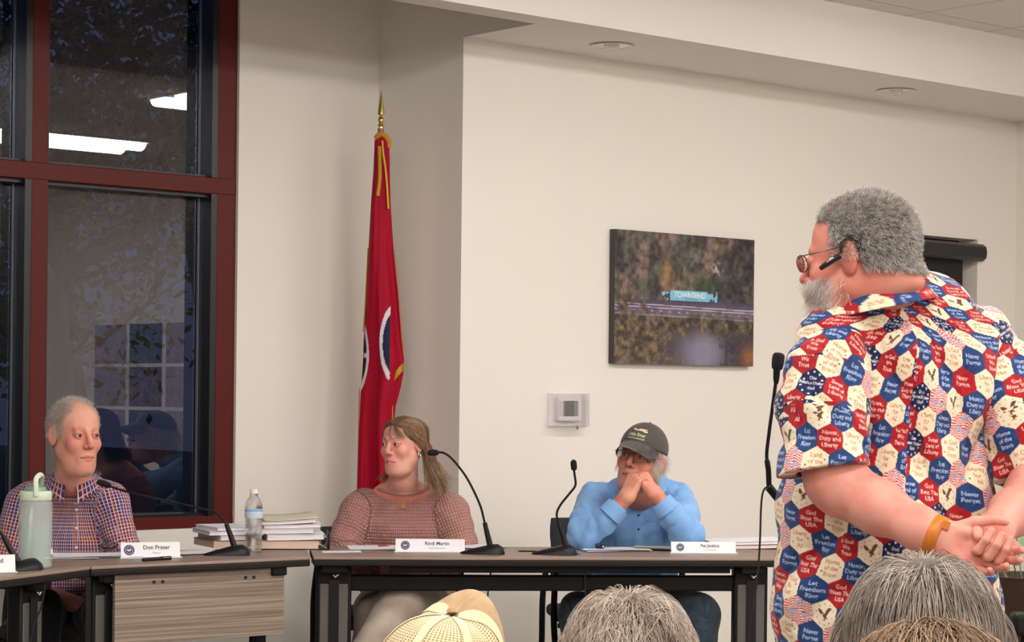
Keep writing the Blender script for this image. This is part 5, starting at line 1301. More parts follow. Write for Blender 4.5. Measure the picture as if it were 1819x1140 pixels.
# clasped hands in front of the mouth
wA = P3(1112, 884, 7.84); wB = P3(1163, 876, 7.86)
def thumbs(y=.03): return ((.018, .026, -.008), (.046, .030, -.026), (.070, .022, -.040), (.088, .012, -.046))
FA = frame(np.array(P3(1128, 848, 7.86))-wA+[0, 0, 0], (-.75, -.72, .25)); FB = frame(np.array(P3(1143, 847, 7.88))-wB, (.80, -.60, .25))
ca = ((.95, 1.00, .50), (.85, 1.05, .55), (.75, 1.05, .6), (.7, 1.05, .6))
make_arm(bdc, [(P3(1085, 915, 7.86), .034), (wA, .0265)], (FA, 1, ca, .05, thumbs(), .92), skin=skinC, red=redC, h=.0021)
make_arm(bdc, [(P3(1190, 912, 7.88), .034), (wB, .0265)], (FB, -1, ca, .05, thumbs(), .92), skin=skinC, red=redC, h=.0021)
bdc.build()
T = [(P3(1130, 940, 8.24), (.175, .125, .18)), (P3(1128, 1010, 8.26), (.175, .14, .14)), (P3(1072, 884, 8.22), (*P3(1192, 882, 8.22), .058, .058)), (P3(1108, 866, 8.2), (*P3(1168, 864, 8.2), .05, .05))]
Lm = [[(P3(1054, 890, 8.20), .070), (P3(1034, 950, 7.92), .060), (P3(1072, 926, 7.88), .050), (P3(1096, 902, 7.86), .043)], [(P3(1206, 890, 8.20), .068), (P3(1222, 950, 7.94), .060), (P3(1196, 918, 7.90), .050), (P3(1176, 893, 7.88), .043)]]
ncut = lambda P: rc(P, P3(1138, 856, 8.12), P3(1150, 770, 8.0), .058, .080)
e1 = lambda P: rc(P, P3(1100, 897, 7.86), P3(1122, 870, 7.86), .031, .034); e2 = lambda P: rc(P, P3(1172, 889, 7.88), P3(1154, 864, 7.87), .031, .034)
fo = addf(folds(.014, (10, 10, 8), 22), dirfolds(.024, (.75, 0, .65), 13, 3, c=P3(1050, 930, 7.95), rad=.12), dirfolds(.024, (-.75, 0, .65), 13, 6, c=P3(1215, 930, 7.95), rad=.12),
          dirfolds(.012, (1, 0, -.15), 16, 9, c=P3(1195, 868, 8.2), rad=.10), dirfolds(.010, (.9, 0, .4), 14, 11, c=P3(1070, 880, 8.2), rad=.10), dirfolds(.010, (1, 0, 0), 12, 13, c=P3(1135, 980, 8.15), rad=.12))
bs, fb = garment('denim_shirt', M_denim, cm, T, Lm, h=.005, k=.045, cuts=[ncut, e1, e2], fold=fo, axis=0, klimb=.035)
collar_band(cm, M_denim, P3(1138, 864, 8.13), .070, .036, .35, .030, a_off=-.1, rfl=.024)
for (a_, b_, c_) in (((1094, 905), (1112, 884), 0), ((1178, 896), (1160, 876), 1)):
    c0 = np.array(P3(1097 if not c_ else 1174, 901 if not c_ else 892, 7.86+.02*c_)); d = np.array(P3(1109 if not c_ else 1164, 888 if not c_ else 879, 7.86+.02*c_))-c0; d /= np.linalg.norm(d)
    MB().tube([c0-d*.045-np.array(cm.location), c0-d*.02-np.array(cm.location), c0+d*.006-np.array(cm.location)], [.048, .0475, .0455], 24, cap=False).build('cuff', M_denim, cm, smooth=60)
for p_ in ((1102, 924), (1162, 910)):
    q = surf_point(fb, *p_, 7.4, 8.4)
    if q is not None: small_disc('button', mat('metal button', (.3, .3, .3), .3, metal=.9), cm, q, (0, -1, 0), .005)
decal_line('placket_edge', M_denim, cm, fb, [(1139, 905), (1141, 930), (1141, 960)], .0018, .001); decal_line('placket_edge', M_denim, cm, fb, [(1126, 905), (1127, 930), (1127, 962)], .0018, .001)
for p_ in ((1134, 915), (1134, 940)):
    q = surf_point(fb, *p_, 7.4, 8.6); small_disc('button', M_navy, cm, q, (0, -1, 0), .0048)
decal_line('pocket', M_denim, cm, fb, [(1148, 925), (1178, 930), (1180, 962)], .0016, .001)
kn = (P3(1030, 1090, 7.80), P3(1240, 1092, 7.74)); ft = (P3(1040, 1330, 7.78), P3(1236, 1330, 7.72))
garment('jeans', M_jeans, cm, [(P3(1128, 1075, 8.24), (.18, .14, .12))], [[(P3(1085, 1085, 8.2), .095), (kn[0], .080), (ft[0], .055)], [(P3(1170, 1082, 8.2), .100), (kn[1], .083), (ft[1], .058)]], h=.009, k=.05, fold=folds(.012, (9, 9, 9), 15))
shoes(cm, ft, M_shoe)
glasses(cm, hcc, Rc, SCc, .98, M_wire, M_lens, z=.004)
# cap: crown, panels seams, brim, lettering
M_cap = weave_mat('grey cap cloth', lin(62, 58, 54), lin(84, 80, 76), 40)
fcap = lambda P: smax(ell(lc_(P), (0, .004, .040), (.086, .107, .096))*SCc, ((.036-.10*(lc_(P)[:, 1]*-1-.0)*0-.06*lc_(P)[:, 1])-lc_(P)[:, 2])*SCc, .004)
Vv, Ff = nets(fcap, hcc-.17, hcc+.17, .0045); cap = mesh_obj('cap', Vv-np.array(cm.location), Ff, M_cap, cm, smooth=180)
TC = lambda q: hcc+Rc @ (np.array(q)*SCc)-np.array(cm.location)
G = []
for i, a in enumerate(np.linspace(-1.15, 1.15, 21)):
    row = []
    for t in np.linspace(0, 1, 7):
        r = .100+.072*t*math.cos(a*.80)**.8; x = .083*math.sin(a)*(1-.05*t); y = -.004-r*math.cos(a)**.9 if False else -(.012+(.090+.088*t*math.cos(a)**.7)*math.cos(a)); z = .040+.016*math.cos(a)-.034*t-.014*(x/.08)**2-.010*t*(x/.08)**2
        row.append(TC((x, y, z)))
    G.append(row)
leaf(cm, M_cap, 'brim', np.array(G)+np.array(cm.location), th=.0035).parent = cm
def captext(t, px, py, size, col):
    V, F = text_tris(t, 1.0, True); V = V*size; q0 = np.array([0, 0, 0.]); out = []
    for x, y, _ in V:
        ang = x/.095-.05; zz = py+y; rr = math.sqrt(max(.05, 1-((zz-.040)/.096)**2)); out.append(TC((.0868*rr*math.sin(ang), .004-.1085*rr*math.cos(ang), zz)))
    mesh_obj('cap_lettering', np.array(out), [tuple(int(i) for i in f) for f in F], col, cm)
M_let = mat('cream embroidery', lin(206, 190, 160), .8)
captext('Little River', 0, .080, .018, M_let); captext('RAILROAD MUSEUM', 0, .066, .0085, M_let)
mbx = MB()
for (x0, x1, z0, z1) in ((-.034, -.018, .100, .103), (-.026, .022, .096, .101), (-.004, .030, .101, .105), (.018, .034, .093, .099)):
    R_ = []
    for x in np.linspace(x0, x1, 6):
        for z in (z0, z1):
            rr = math.sqrt(1-((z-.040)/.096)**2); an = x/.08; R_.append(TC((.0868*rr*math.sin(an), .004-.1085*rr*math.cos(an), z)))
    mbx.add(R_, [(2*i, 2*i+2, 2*i+3, 2*i+1) for i in range(5)])
mbx.build('cap_emblem', M_let, cm)
MB().lathe([(.001, 0), (.006, 0), (.005, .004), (.001, .005)], 14).build('cap_button', M_cap, cm, smooth=60).location = tuple(TC((0, .004, .134)))
# white hair at the sides
Vc = bdc.V[0]+bdc.o; Lc = lc_(Vc.astype(np.float32)); M_hw = hair_mat('white hair', [lin(170, 160, 150), lin(210, 204, 196), lin(232, 228, 222)])
mk = (np.abs(Lc[:, 0]) > .055) & (Lc[:, 2] < .045) & (Lc[:, 2] > -.03) & (Lc[:, 1] > -.045) & (Lc[:, 1] < .07) & ~((Lc[:, 1] > -.014) & (Lc[:, 1] < .03) & (Lc[:, 2] < .034)) | ((Lc[:, 1] > .05) & (Lc[:, 2] > -.06) & (Lc[:, 2] < .05))
hair_obj('hair', grow(fc, lc_, Rc, scalp_roots(Vc, mk, 1300, 3), lambda q, i: np.stack([np.sign(q[:, 0])*.25, .55+0*q[:, 0], -.8+0*q[:, 0]], 1), 8, .0060, .009, .30, 4), M_hw, cm, .0004, .0002)
chair('dark padded armchair under the person in the cap', P3(1090, 900, 8.34)[0], 8.38, .12, arms=True, bh=.86)
# ================================================================ the speaker: patchwork-hexagon shirt printed as thread colour
HEXW = .0555
def hex_atlas():
    W = 96; Hh = 112; A = []
    RED = lin(158, 24, 32); BLU = lin(34, 60, 108); NAV = lin(22, 32, 70); CRM = lin(230, 216, 188); WHT = lin(225, 225, 235); BRN = lin(98, 62, 46); TAN = lin(190, 120, 84); PNK = lin(222, 168, 168)
    rg = np.random.RandomState(5); X, Y = np.meshgrid(np.arange(W), np.arange(Hh))
    def base(c, var=.18):
        P = np.stack([X.ravel()/18, Y.ravel()/18, np.full(X.size, rg.rand()*40)], -1); n = fbm(P, 1, 0, 4).reshape(Hh, W)[..., None]
        return np.clip(np.array(c)*(1+var*4*(n-.5)), 0, 1)
    def star(img, cx, cy, r, col, rot=0):
        a = np.arctan2(Y-cy, X-cx)+rot; d = np.hypot(X-cx, Y-cy); k = (a % (2*PI/5))-PI/5; rr = r*.45/np.maximum(.2, np.cos(PI/5-np.abs(k))*1.0); rr = r*(.48+.52*(np.abs(k)/(PI/5))**1.6)
        img[d < rr] = col
    def words(img, lines, col, size, lead, bold=True):
        y = Hh/2-(len(lines)-1)*lead/2
        for t in lines: stamp(img, t, W/2, y, size, col, bold); y += lead
    def ringstars(img, col, r=38, n=10, s=5):
        for i in range(n): a = 2*PI*i/n+.3; star(img, W/2+r*math.cos(a), Hh/2+r*math.sin(a)*1.08, s, col, a)
    def eagle(img):
        def el(cx, cy, rx, ry, a, col):
            c, s = math.cos(a), math.sin(a); x = (X-cx)*c+(Y-cy)*s; y = -(X-cx)*s+(Y-cy)*c; img[(x/rx)**2+(y/ry)**2 < 1] = col
        el(49, 60, 13, 6.5, .5, BRN); el(34, 50, 17, 5.5, .75, BRN); el(27, 47, 10, 4, 1.0, BRN); el(60, 45, 7, 17, .38, BRN); el(66, 38, 5, 11, .75, BRN); el(52, 70, 4, 6, .2, BRN); el(41, 57, 4, 3, 0, WHT); el(58, 66, 8, 3, .7, BRN); el(50, 77, 9, 1.6, 0, TAN)
    def add(kind): A.append(kind)
    cream = [(['Land', 'of the', 'Free'], 0), ('eagle', 0), (['Home', 'of the', 'Brave'], 0), ('eagle', 0), (['In God', 'We', 'Trust'], 0), (['Liberty', 'for', 'All'], 0)]
    blue = [['Never', 'Forget'], ['Let', 'Freedom', 'Ring'], ('*', ['God', 'Bless The', 'USA']), ['Honor,', 'Duty and', 'Liberty'], ['Home', 'of the', 'Brave'], ('*', ['One', 'Nation Under', 'God']), ['Sweet', 'Land of', 'Liberty']]
    red = [['Honor,', 'Duty and', 'Liberty'], ['United', 'We', 'Stand'], ['Sweet', 'Land of', 'Liberty'], ['God', 'Bless The', 'USA'], 'flag', ['Never', 'Forget'], ['Liberty', 'for', 'All'], 'flag', ['In God', 'We', 'Trust']]
    out = [[], [], []]
    for w_, _ in cream:
        im = base(CRM, .05)
        if w_ == 'eagle':
            for i in range(10): a = 2*PI*i/10+.2; star(im, W/2+36*math.cos(a), Hh/2+38*math.sin(a), 3.6, lin(120, 120, 110), a)
            eagle(im)
        else:
            words(im, w_, TAN, 23, 23); star(im, 14, Hh*.62, 4.5, NAV); star(im, 82, Hh*.42, 4.5, NAV)
        out[0].append(im)
    for w_ in blue:
        if isinstance(w_, tuple): im = base(NAV, .1); ringstars(im, WHT); words(im, w_[1], WHT, 16, 18)
        else: im = base(BLU, .22); words(im, w_, lin(170, 190, 225), 22, 23)
        out[1].append(im)
    for w_ in red:
        if w_ == 'flag':
            im = base(lin(236, 222, 214), .04); ph = 3*np.sin(X/11+Y/17.)+2.4*np.sin(X/7.-Y/23.); st = ((Y+ph) % 8.2) < 4.4; im[st] = lin(190, 52, 52)
            for cx, cy in ((36, 62), (72, 70), (60, 24)):
                d = ((X-cx)/14)**2+((Y-cy)/9)**2; im[d < 1] = lin(92, 104, 160); im[(d < 1) & (((X+Y) % 5) < 1.6)] = WHT
        else: im = base(RED, .20); words(im, w_, lin(232, 190, 180), 21, 22)
        out[2].append(im)
    return out
ATL = hex_atlas()
def hex_color(u, v, rot=.0, seed=0):
    """colour of the cloth at thread coordinates u, v (metres): pointy-top hexagons in three alternating families"""
    c, s = math.cos(rot), math.sin(rot); u, v = u*c-v*s, u*s+v*c
    R = HEXW/math.sqrt(3); q = (u*math.sqrt(3)/3-v/3)/R; r = (2/3*v)/R; y = -q-r
    rq, rr, ry = np.round(q), np.round(r), np.round(y); dq, dr, dy = np.abs(rq-q), np.abs(rr-r), np.abs(ry-y)
    a = (dq > dr) & (dq > dy); b_ = ~a & (dr > dy); rq = np.where(a, -rr-ry, rq); rr = np.where(b_, -rq-ry, rr)
    cu = R*math.sqrt(3)*(rq+rr/2); cv = R*1.5*rr
    W, Hh = 96, 112; X = np.clip(((u-cu)/HEXW+.5)*W, 0, W-1.01); Y = np.clip((.5-(v-cv)/(HEXW*Hh/W))*Hh, 0, Hh-1.01)
    fam = ((rq-rr) % 3).astype(int); hsh = (np.abs(rq*7+rr*13+seed*5+(rq*rr) % 5)).astype(int)
    col = np.zeros((len(u), 3)); x0 = X.astype(int); y0 = Y.astype(int)
    for f in range(3):
        for k in range(len(ATL[f])):
            m = (fam == f) & (hsh % len(ATL[f]) == k)
            if m.any():
                im = ATL[f][k]; xx = x0[m]; yy = y0[m]; fx = (X[m]-xx)[:, None]; fy = (Y[m]-yy)[:, None]
                x1 = np.minimum(xx+1, W-1); y1 = np.minimum(yy+1, Hh-1)
                col[m] = (im[yy, xx]*(1-fx)+im[yy, x1]*fx)*(1-fy)+(im[y1, xx]*(1-fx)+im[y1, x1]*fx)*fy
    return col
m, N_, L_, p_, a_, s_, MM, mixx = cloth_nodes('printed cotton', .8)
at_ = N_.new('ShaderNodeAttribute'); at_.attribute_name = 'Col'; L_.new(at_.outputs['Color'], p_.inputs['Base Color']); M_print = m
sp = person('person standing in a red, white and blue hexagon-print shirt with hands behind the back', *P3(1585, 900, 4.5)[:2])
bds = Body(sp); skinS = lin(214, 150, 134); redS = lin(206, 112, 98)
hp = dict(skin=lin(204, 136, 118), red=lin(190, 94, 80), lip=lin(190, 110, 100), brow=lin(150, 140, 134), browt=.004, browk=.6, w=1.0, jaw=1.02, fat=.012, eye=.0044, nose=1.1, lid=.6, nk=.035, neckred=1.0, scalp=lin(128, 116, 108), scalp_line=lambda q: np.minimum(q[:, 2]-np.where(q[:, 1] < -.03, .075, np.where(q[:, 1] < .03, .036, -.012)), q[:, 1]+.062), beard=lin(222, 200, 190), beardk=.55)
hcs = P3(1525, 460, 4.40); Rs = rotz(-2.10) @ rotx(.10); SS = 1.07
nks = [(hcs+Rs @ np.array([0, .035, -.045]), .066), (P3(1562, 502, 4.41), .076), (P3(1575, 545, 4.46), .078)]
fsp, lsp = make_head(bds, hcs, Rs, SS, hp, iris_mat('blue iris', (.05, .08, .12)), neck=nks, chest=[(hcs+Rs @ np.array([0, .088, -.058]), (.045, .040, .024))], h=.0022)
# arms and hands clasped behind the back
Lw_, Rw_ = P3(1672, 956, 4.15), P3(1766, 940, 4.20)
FL = frame(P3(1745, 985, 4.12)-P3(1690, 962, 4.14), (.10, .95, -.25))       # left hand, palm to the camera
FR = frame(P3(1762, 1000, 4.13)-P3(1775, 950, 4.19), (-.1, .55, -.2))
make_arm(bds, [(P3(1452, 700, 4.34), .058), (P3(1482, 850, 4.31), .057), (P3(1500, 868, 4.29), .054), (P3(1560, 900, 4.24), .051), (P3(1636, 940, 4.17), .039), (Lw_, .032)],
         (FL, -1, ((.10, .45, .50), (.14, .60, .55), (.20, .75, .6), (.25, .8, .6)), .05, ((.020, .030, -.004), (.050, .058, -.010), (.085, .078, -.010), (.106, .084, -.004)), .94), skin=skinS, red=redS, h=.0021, k=.03)
make_arm(bds, [(P3(1790, 700, 4.52), .060), (P3(1856, 850, 4.42), .060), (P3(1836, 876, 4.38), .054), (P3(1800, 910, 4.28), .044), (Rw_, .033)],
         (FR, 1, ((.9, 1.0, .6), (.9, 1.05, .6), (.9, 1.05, .6), (.9, 1.05, .6)), .04, ((.018, .028, -.008), (.045, .044, -.022), (.068, .044, -.034), (.088, .040, -.040)), 1.0), skin=skinS, red=redS, h=.0021, k=.03)
make_arm(bds, [(P3(1595, 640, 4.5), .10), (P3(1575, 1000, 4.56), .14), (P3(1575, 1120, 4.56), .14)], skin=skinS, h=.01)
bds.build()
# shirt
T = [(P3(1598, 700, 4.50), (.205, .145, .225)), (P3(1574, 900, 4.54), (.236, .185, .24)), (P3(1572, 1080, 4.54), (.254, .20, .26)), (P3(1480, 600, 4.40), (*P3(1740, 618, 4.54), .082, .082)), (P3(1548, 562, 4.43), (*P3(1646, 556, 4.47), .070, .072)), (P3(1560, 548, 4.44), (*P3(1616, 546, 4.47), .066, .066))]
Lm = [[(P3(1468, 640, 4.36), .08), (P3(1460, 740, 4.33), .08), (P3(1462, 842, 4.31), .100)], [(P3(1768, 655, 4.54), .088), (P3(1812, 750, 4.48), .092), (P3(1850, 832, 4.44), .098)]]
cutS = [lambda P: rc(P, P3(1562, 500, 4.42), P3(1530, 410, 4.38), .062, .085)]
# sleeve mouths: hollow the open end so the arm comes out of a hem
def mouth(a, b, r):
    a = np.array(a, np.float32); b = np.array(b, np.float32); d = b-a; d /= np.linalg.norm(d)
    return lambda P: smax(rc(P, a, b+d*.2, r, r), -((P-a) @ d), .004)
def endcut(b, d_, c0, r): 
    b = np.array(b, np.float32); d = np.array(d_, np.float32); d /= np.linalg.norm(d)
    return lambda P: smax(((b-P) @ d)*-1*-1, ell(P, c0, (r, r, r)), .002)
h1 = P3(1464, 836, 4.31); d1 = np.array(h1)-np.array(P3(1450, 740, 4.33)); d1 /= np.linalg.norm(d1)
h2 = P3(1848, 838, 4.44); d2 = np.array(h2)-np.array(P3(1815, 750, 4.48)); d2 /= np.linalg.norm(d2)
def sleeve_only(P, d): return d
def plane_end(h_, d_, own, rad):
    h_ = np.array(h_, np.float32); d_ = np.array(d_, np.float32)
    # distance of the half-space beyond the hem, limited to a ball round the sleeve end
    return lambda P: np.maximum(-((P-h_) @ d_), np.sqrt(((P-h_-d_*rad*.8)**2).sum(1))-rad)
armsleeve = [plane_end(h1, d1, 0, .128)]
fo = addf(folds(.022, (7, 7, 4.5), 31), dirfolds(.030, (.93, 0, .36), 9, 3, c=P3(1560, 780, 4.35), rad=.22), dirfolds(.028, (.8, 0, -.6), 10, 7, c=P3(1480, 1000, 4.4), rad=.20),
          dirfolds(.024, (.75, .3, .6), 12, 9, c=P3(1450, 720, 4.28), rad=.13), dirfolds(.028, (.9, 0, -.3), 9, 12, c=P3(1740, 820, 4.4), rad=.2), dirfolds(.012, (1, 0, .1), 8, 15, c=P3(1600, 1080, 4.35), rad=.25))
def colr(V, U, lab):
    c = np.zeros((len(V), 3)); 
    for i, (rot, sd) in enumerate(((.10, 0), (-.12, 3), (.2, 5))):
        w = lab == i
        if w.any(): c[w] = hex_color(U[w, 0], U[w, 1], rot, sd)
    return c
# torso and sleeves are sewn from separate panels, as the photo's armhole seam shows
tor, ft_ = garment('shirt_back', M_print, sp, T, [], h=.0018, k=.06, cuts=cutS, fold=fo, axis=PI, R0=.215, zmin=.70, color=colr, ztop=1.42, rtop=.20)
def sleeve(l, hp_, hd, seed, nm):
    inner = [(np.array(a)+0, r-.010) for a, r in l]
    ie = np.array(inner[-1][0]); inner2 = [np.array(l[-1][0])-np.array(hd)*.09, ie+np.array(hd)*.15]
    cuts = [lambda P: -((np.array(hp_, np.float32)-P) @ np.array(hd, np.float32)), ]
    cuts = [lambda P: ((np.array(hp_, np.float32)-P) @ np.array(hd, np.float32)), lambda P: rc(P, inner2[0], inner2[1], .052, l[-1][1]-.004)]
    return garment(nm, M_print, sp, [], [l], h=.0018, k=.05, cuts=cuts, fold=fo, color=lambda V, U, lab: hex_color(U[:, 0], -U[:, 1], .15*(1 if seed else -1), seed))
l1 = [(P3(1490, 612, 4.40), .080), (P3(1472, 652, 4.36), .080), (P3(1463, 740, 4.33), .085), (P3(1472, 860, 4.31), .108)]
l2 = [(P3(1738, 622, 4.53), .082), (P3(1766, 655, 4.53), .086), (P3(1808, 750, 4.48), .090), (P3(1858, 862, 4.44), .098)]
sl1, fl1 = sleeve(l1, P3(1466, 836, 4.31), d1, 2, 'sleeve'); sl2, fl2 = sleeve(l2, P3(1848, 836, 4.44), d2, 4, 'sleeve')
# collar
cc_ = np.array(P3(1562, 522, 4.425)); G = []
for i, a in enumerate(np.linspace(-2.2, 2.2, 90)):
    az = a+PI*.0; d = np.array([math.sin(az), -math.cos(az), 0])    # opens away from the camera
    e = abs(a)/2.2; col_ = []
    tl = np.array([-.020, 0, 0])
    for t in np.linspace(0, 1, 14): col_.append(cc_+d*(.078)+np.array([.0, .0, .034*t])+np.array([0, 0, .026*(d[0])])+tl*t)
    for t in np.linspace(.04, 1, 26): col_.append(cc_+d*(.081+.040*t)+np.array([0, 0, .034-.066*t])+np.array([0, 0, .026*(d[0])])+tl*(1-t))
    G.append(col_)
G = np.array(G); n0, n1 = G.shape[:2]
uu, vv = np.meshgrid(np.linspace(-2.2, 2.2, n0)*.10, np.arange(n1)*.0021, indexing='ij')
colc = hex_color(uu.ravel()+.02, vv.ravel()+.01, .0, 2); I = np.arange(n0*n1).reshape(n0, n1); Q = np.stack([I[:-1, :-1], I[1:, :-1], I[1:, 1:], I[:-1, 1:]], -1).reshape(-1, 4)
oc = mesh_obj('collar', G.reshape(-1, 3)-np.array(sp.location), Q, M_print, sp, smooth=180, color=colc)
sd_ = oc.modifiers.new('thickness', 'SOLIDIFY'); sd_.thickness = .002
# trousers
feetS = (P3(1500, 1850, 4.5), P3(1650, 1850, 4.55)); feetS = [np.array([f_[0], f_[1], .07]) for f_ in feetS]
hpS = np.array(P3(1572, 1080, 4.56)); hpS[2] = .88
garment('trousers', M_black, sp, [(hpS, (.20, .16, .13))], [[(hpS+[s_x*.09, 0, -.05], .115), (np.array([f_[0], f_[1]-.01, .48]), .08), (f_, .06)] for s_x, f_ in zip((-1, 1), feetS)], h=.01, k=.06, fold=folds(.01, (8, 8, 6), 9))
shoes(sp, [f_+[0, .10, 0] for f_ in feetS], M_shoe)
# watch strap on the left wrist
M_strap = mat('orange leather strap', lin(196, 112, 30), .45, noise=.1, nscale=60)
wd_ = np.array(P3(1672, 955, 4.155))-np.array(P3(1636, 940, 4.175)); wd_ /= np.linalg.norm(wd_); wc = np.array(P3(1664, 952, 4.155))-np.array(sp.location)
MB().tube([wc-wd_*.0125, wc-wd_*.011, wc+wd_*.011, wc+wd_*.0125], [.0405, .0425, .0415, .0395], 32, cap=False).build('watch_strap', M_strap, sp, smooth=60)
e_ = np.cross(wd_, [0, 1., 0]); e_ /= np.linalg.norm(e_); e_ = e_*(1 if e_[2] > 0 else -1)
MB().box(tuple(wc+e_*.026+np.array([0, -.036, 0])), (.016, .004, .018), R=np.stack([wd_, np.cross(e_, wd_), e_], 1)).build('strap_buckle', M_strap, sp, bevel=.0015)
# eyeglasses, earpiece
glasses(sp, hcs, Rs, SS, 1.0, M_wire, M_lens, z=.006)
TS = lambda q: hcs+Rs @ (np.array(q)*SS)-np.array(sp.location)
M_ear = mat('glossy black earpiece', (.012, .012, .013), .22)
MB().tube([TS((.086, -.004, .002)), TS((.090, -.012, -.002)), TS((.091, -.034, -.013)), TS((.089, -.044, -.018))], [.008, .0085, .0075, .006], 14, flat=.8).build('earpiece', M_ear, sp, smooth=60)
MB().box(tuple(TS((.0975, -.020, -.005))), (.004, .018, .004), R=Rs @ rotx(.45)).build('earpiece_trim', M_chrome, sp, bevel=.001)
MB().tube(spline([TS((.087, -.002, .006)), TS((.088, .004, .028)), TS((.085, .020, .036)), TS((.083, .033, .024)), TS((.081, .036, .006))], 6), [.003]*13+[.0042]*8+[.005]*4, 8).build('ear_hook', M_ear, sp, smooth=60)
# hair and beard
Vs = bds.V[0]+bds.o; Ls = lsp(Vs.astype(np.float32)); M_hsp = hair_mat('silver grey hair', [lin(84, 78, 74), lin(142, 134, 128), lin(200, 194, 188), lin(244, 241, 237)], patch=.35, pscale=70)
hl = np.where(Ls[:, 1] < .0, .052+.25*np.clip(-.03-Ls[:, 1], 0, .1), np.where(Ls[:, 1] < .035, .038-.6*(Ls[:, 1]-.0)*0, -.012))
mk = (Ls[:, 2] > np.where(Ls[:, 1] < -.03, .074, np.where(Ls[:, 1] < .030, .030+.0*Ls[:, 1], -.020-.2*(Ls[:, 1]-.03)))) & (Ls[:, 1] > -.062)
mk &= ~((np.abs(Ls[:, 0]) > .0745) & (Ls[:, 1] < .036) & (Ls[:, 2] < .036)) & (Ls[:, 2] > -.06)
mk |= (Ls[:, 1] > .036) & (Ls[:, 2] > -.026) & (Ls[:, 2] < .05)
fl3 = lambda q, i: np.stack([q[:, 0]*4, .45+0*q[:, 0], -.55+q[:, 2]*7.0], 1)
hair_obj('hair', grow(fsp, lsp, Rs, scalp_roots(Vs, mk, 21000, 3), fl3, 4, .0050, .010, .28, 6, lift=.8), M_hsp, sp, .00042, .00018)
side_m = (Ls[:, 2] > -.005) & (Ls[:, 2] < .06) & (Ls[:, 1] < .04) & (Ls[:, 1] > -.035) & (np.abs(Ls[:, 0]) > .05)
M_hwh = hair_mat('white whiskers', [lin(150, 132, 122), lin(206, 192, 184), lin(240, 234, 228)], patch=.3, pscale=60)
hair_obj('sideburns', grow(fsp, lsp, Rs, scalp_roots(Vs, side_m, 1500, 5), fl3, 3, .0035, .003, .3, 7), M_hwh, sp, .00028, .00012)
bm = (np.random.RandomState(3).rand(len(Ls)) < np.clip((-.030-.18*(Ls[:, 2]+.03)-Ls[:, 1])/.035, 0, 1)**1.5+.04) & (Ls[:, 1] < .0) & (Ls[:, 2] < -.034) & (Ls[:, 2] > -.125) & (Ls[:, 1] > -.115) & ~((np.abs(Ls[:, 0]) < .022) & (np.abs(Ls[:, 2]+.068) < .009))
hair_obj('beard', grow(fsp, lsp, Rs, scalp_roots(Vs, bm, 5500, 6), lambda q, i: np.stack([q[:, 0]*2, -.35+0*q[:, 0], -.9+0*q[:, 0]], 1), 5, .0056, .010, .40, 8, lift=.6), M_hwh, sp, .00034, .00015)
# ---------------------------------------------------------------- floor-standing microphone
ms = thing('microphone_stand', 'black gooseneck microphone on a floor stand just left of the standing speaker', 'microphone', (*P3(1392, 1000, 4.95)[:2], 0))
O = np.array(ms.location); Yb = 4.95
MB().lathe([(.001, 0), (.125, 0), (.125, .008), (.10, .018), (.02, .024), (.014, .03)], 32).build('base', M_blk, ms, smooth=40)
top = P3(1392, 905, Yb)-O; MB().tube([(0, 0, .02), (0, 0, top[2])], .011, 14).build('pole', M_blk, ms, smooth=60)
jt = P3(1366, 862, Yb)-O; MB().tube([top+[0, 0, -.01], top+[0, 0, .01], jt+[0, 0, -.004]], .010, 12).build('clip_arm', M_blk, ms, smooth=60)
MB().tube(spline([jt, P3(1365, 835, Yb)-O, P3(1362, 808, Yb)-O, P3(1366, 770, Yb)-O, P3(1372, 725, Yb)-O, P3(1378, 680, Yb)-O], 8), [.0065]*14+[.0042]*27, 12).build('gooseneck', M_blk, ms, smooth=60)
MB().tube([P3(1378.5, 682, Yb)-O, P3(1379, 672, Yb)-O, P3(1380, 656, Yb)-O], [.005, .0075, .0085], 14).build('mic_body', M_blk, ms, smooth=60)
a0 = P3(1380, 657, Yb)-O; a1 = P3(1384, 626, Yb)-O; MB().tube([a0+(a1-a0)*t for t in (0, .08, .3, .6, .85, .97, 1)], [.008, .0125, .0142, .0150, .0142, .010, .003], 18).build('mic_head', M_mic, ms, smooth=70)
MB().tube(spline([jt, P3(1356, 872, Yb)-O, P3(1352, 900, Yb)-O, P3(1350, 960, Yb)-O, P3(1346, 1020, Yb)-O, P3(1338, 1080, Yb)-O, P3(1330, 1160, Yb)-O, P3(1330, 1500, Yb)-O], 8), .0024, 8).build('cord', M_cord, ms, smooth=60)
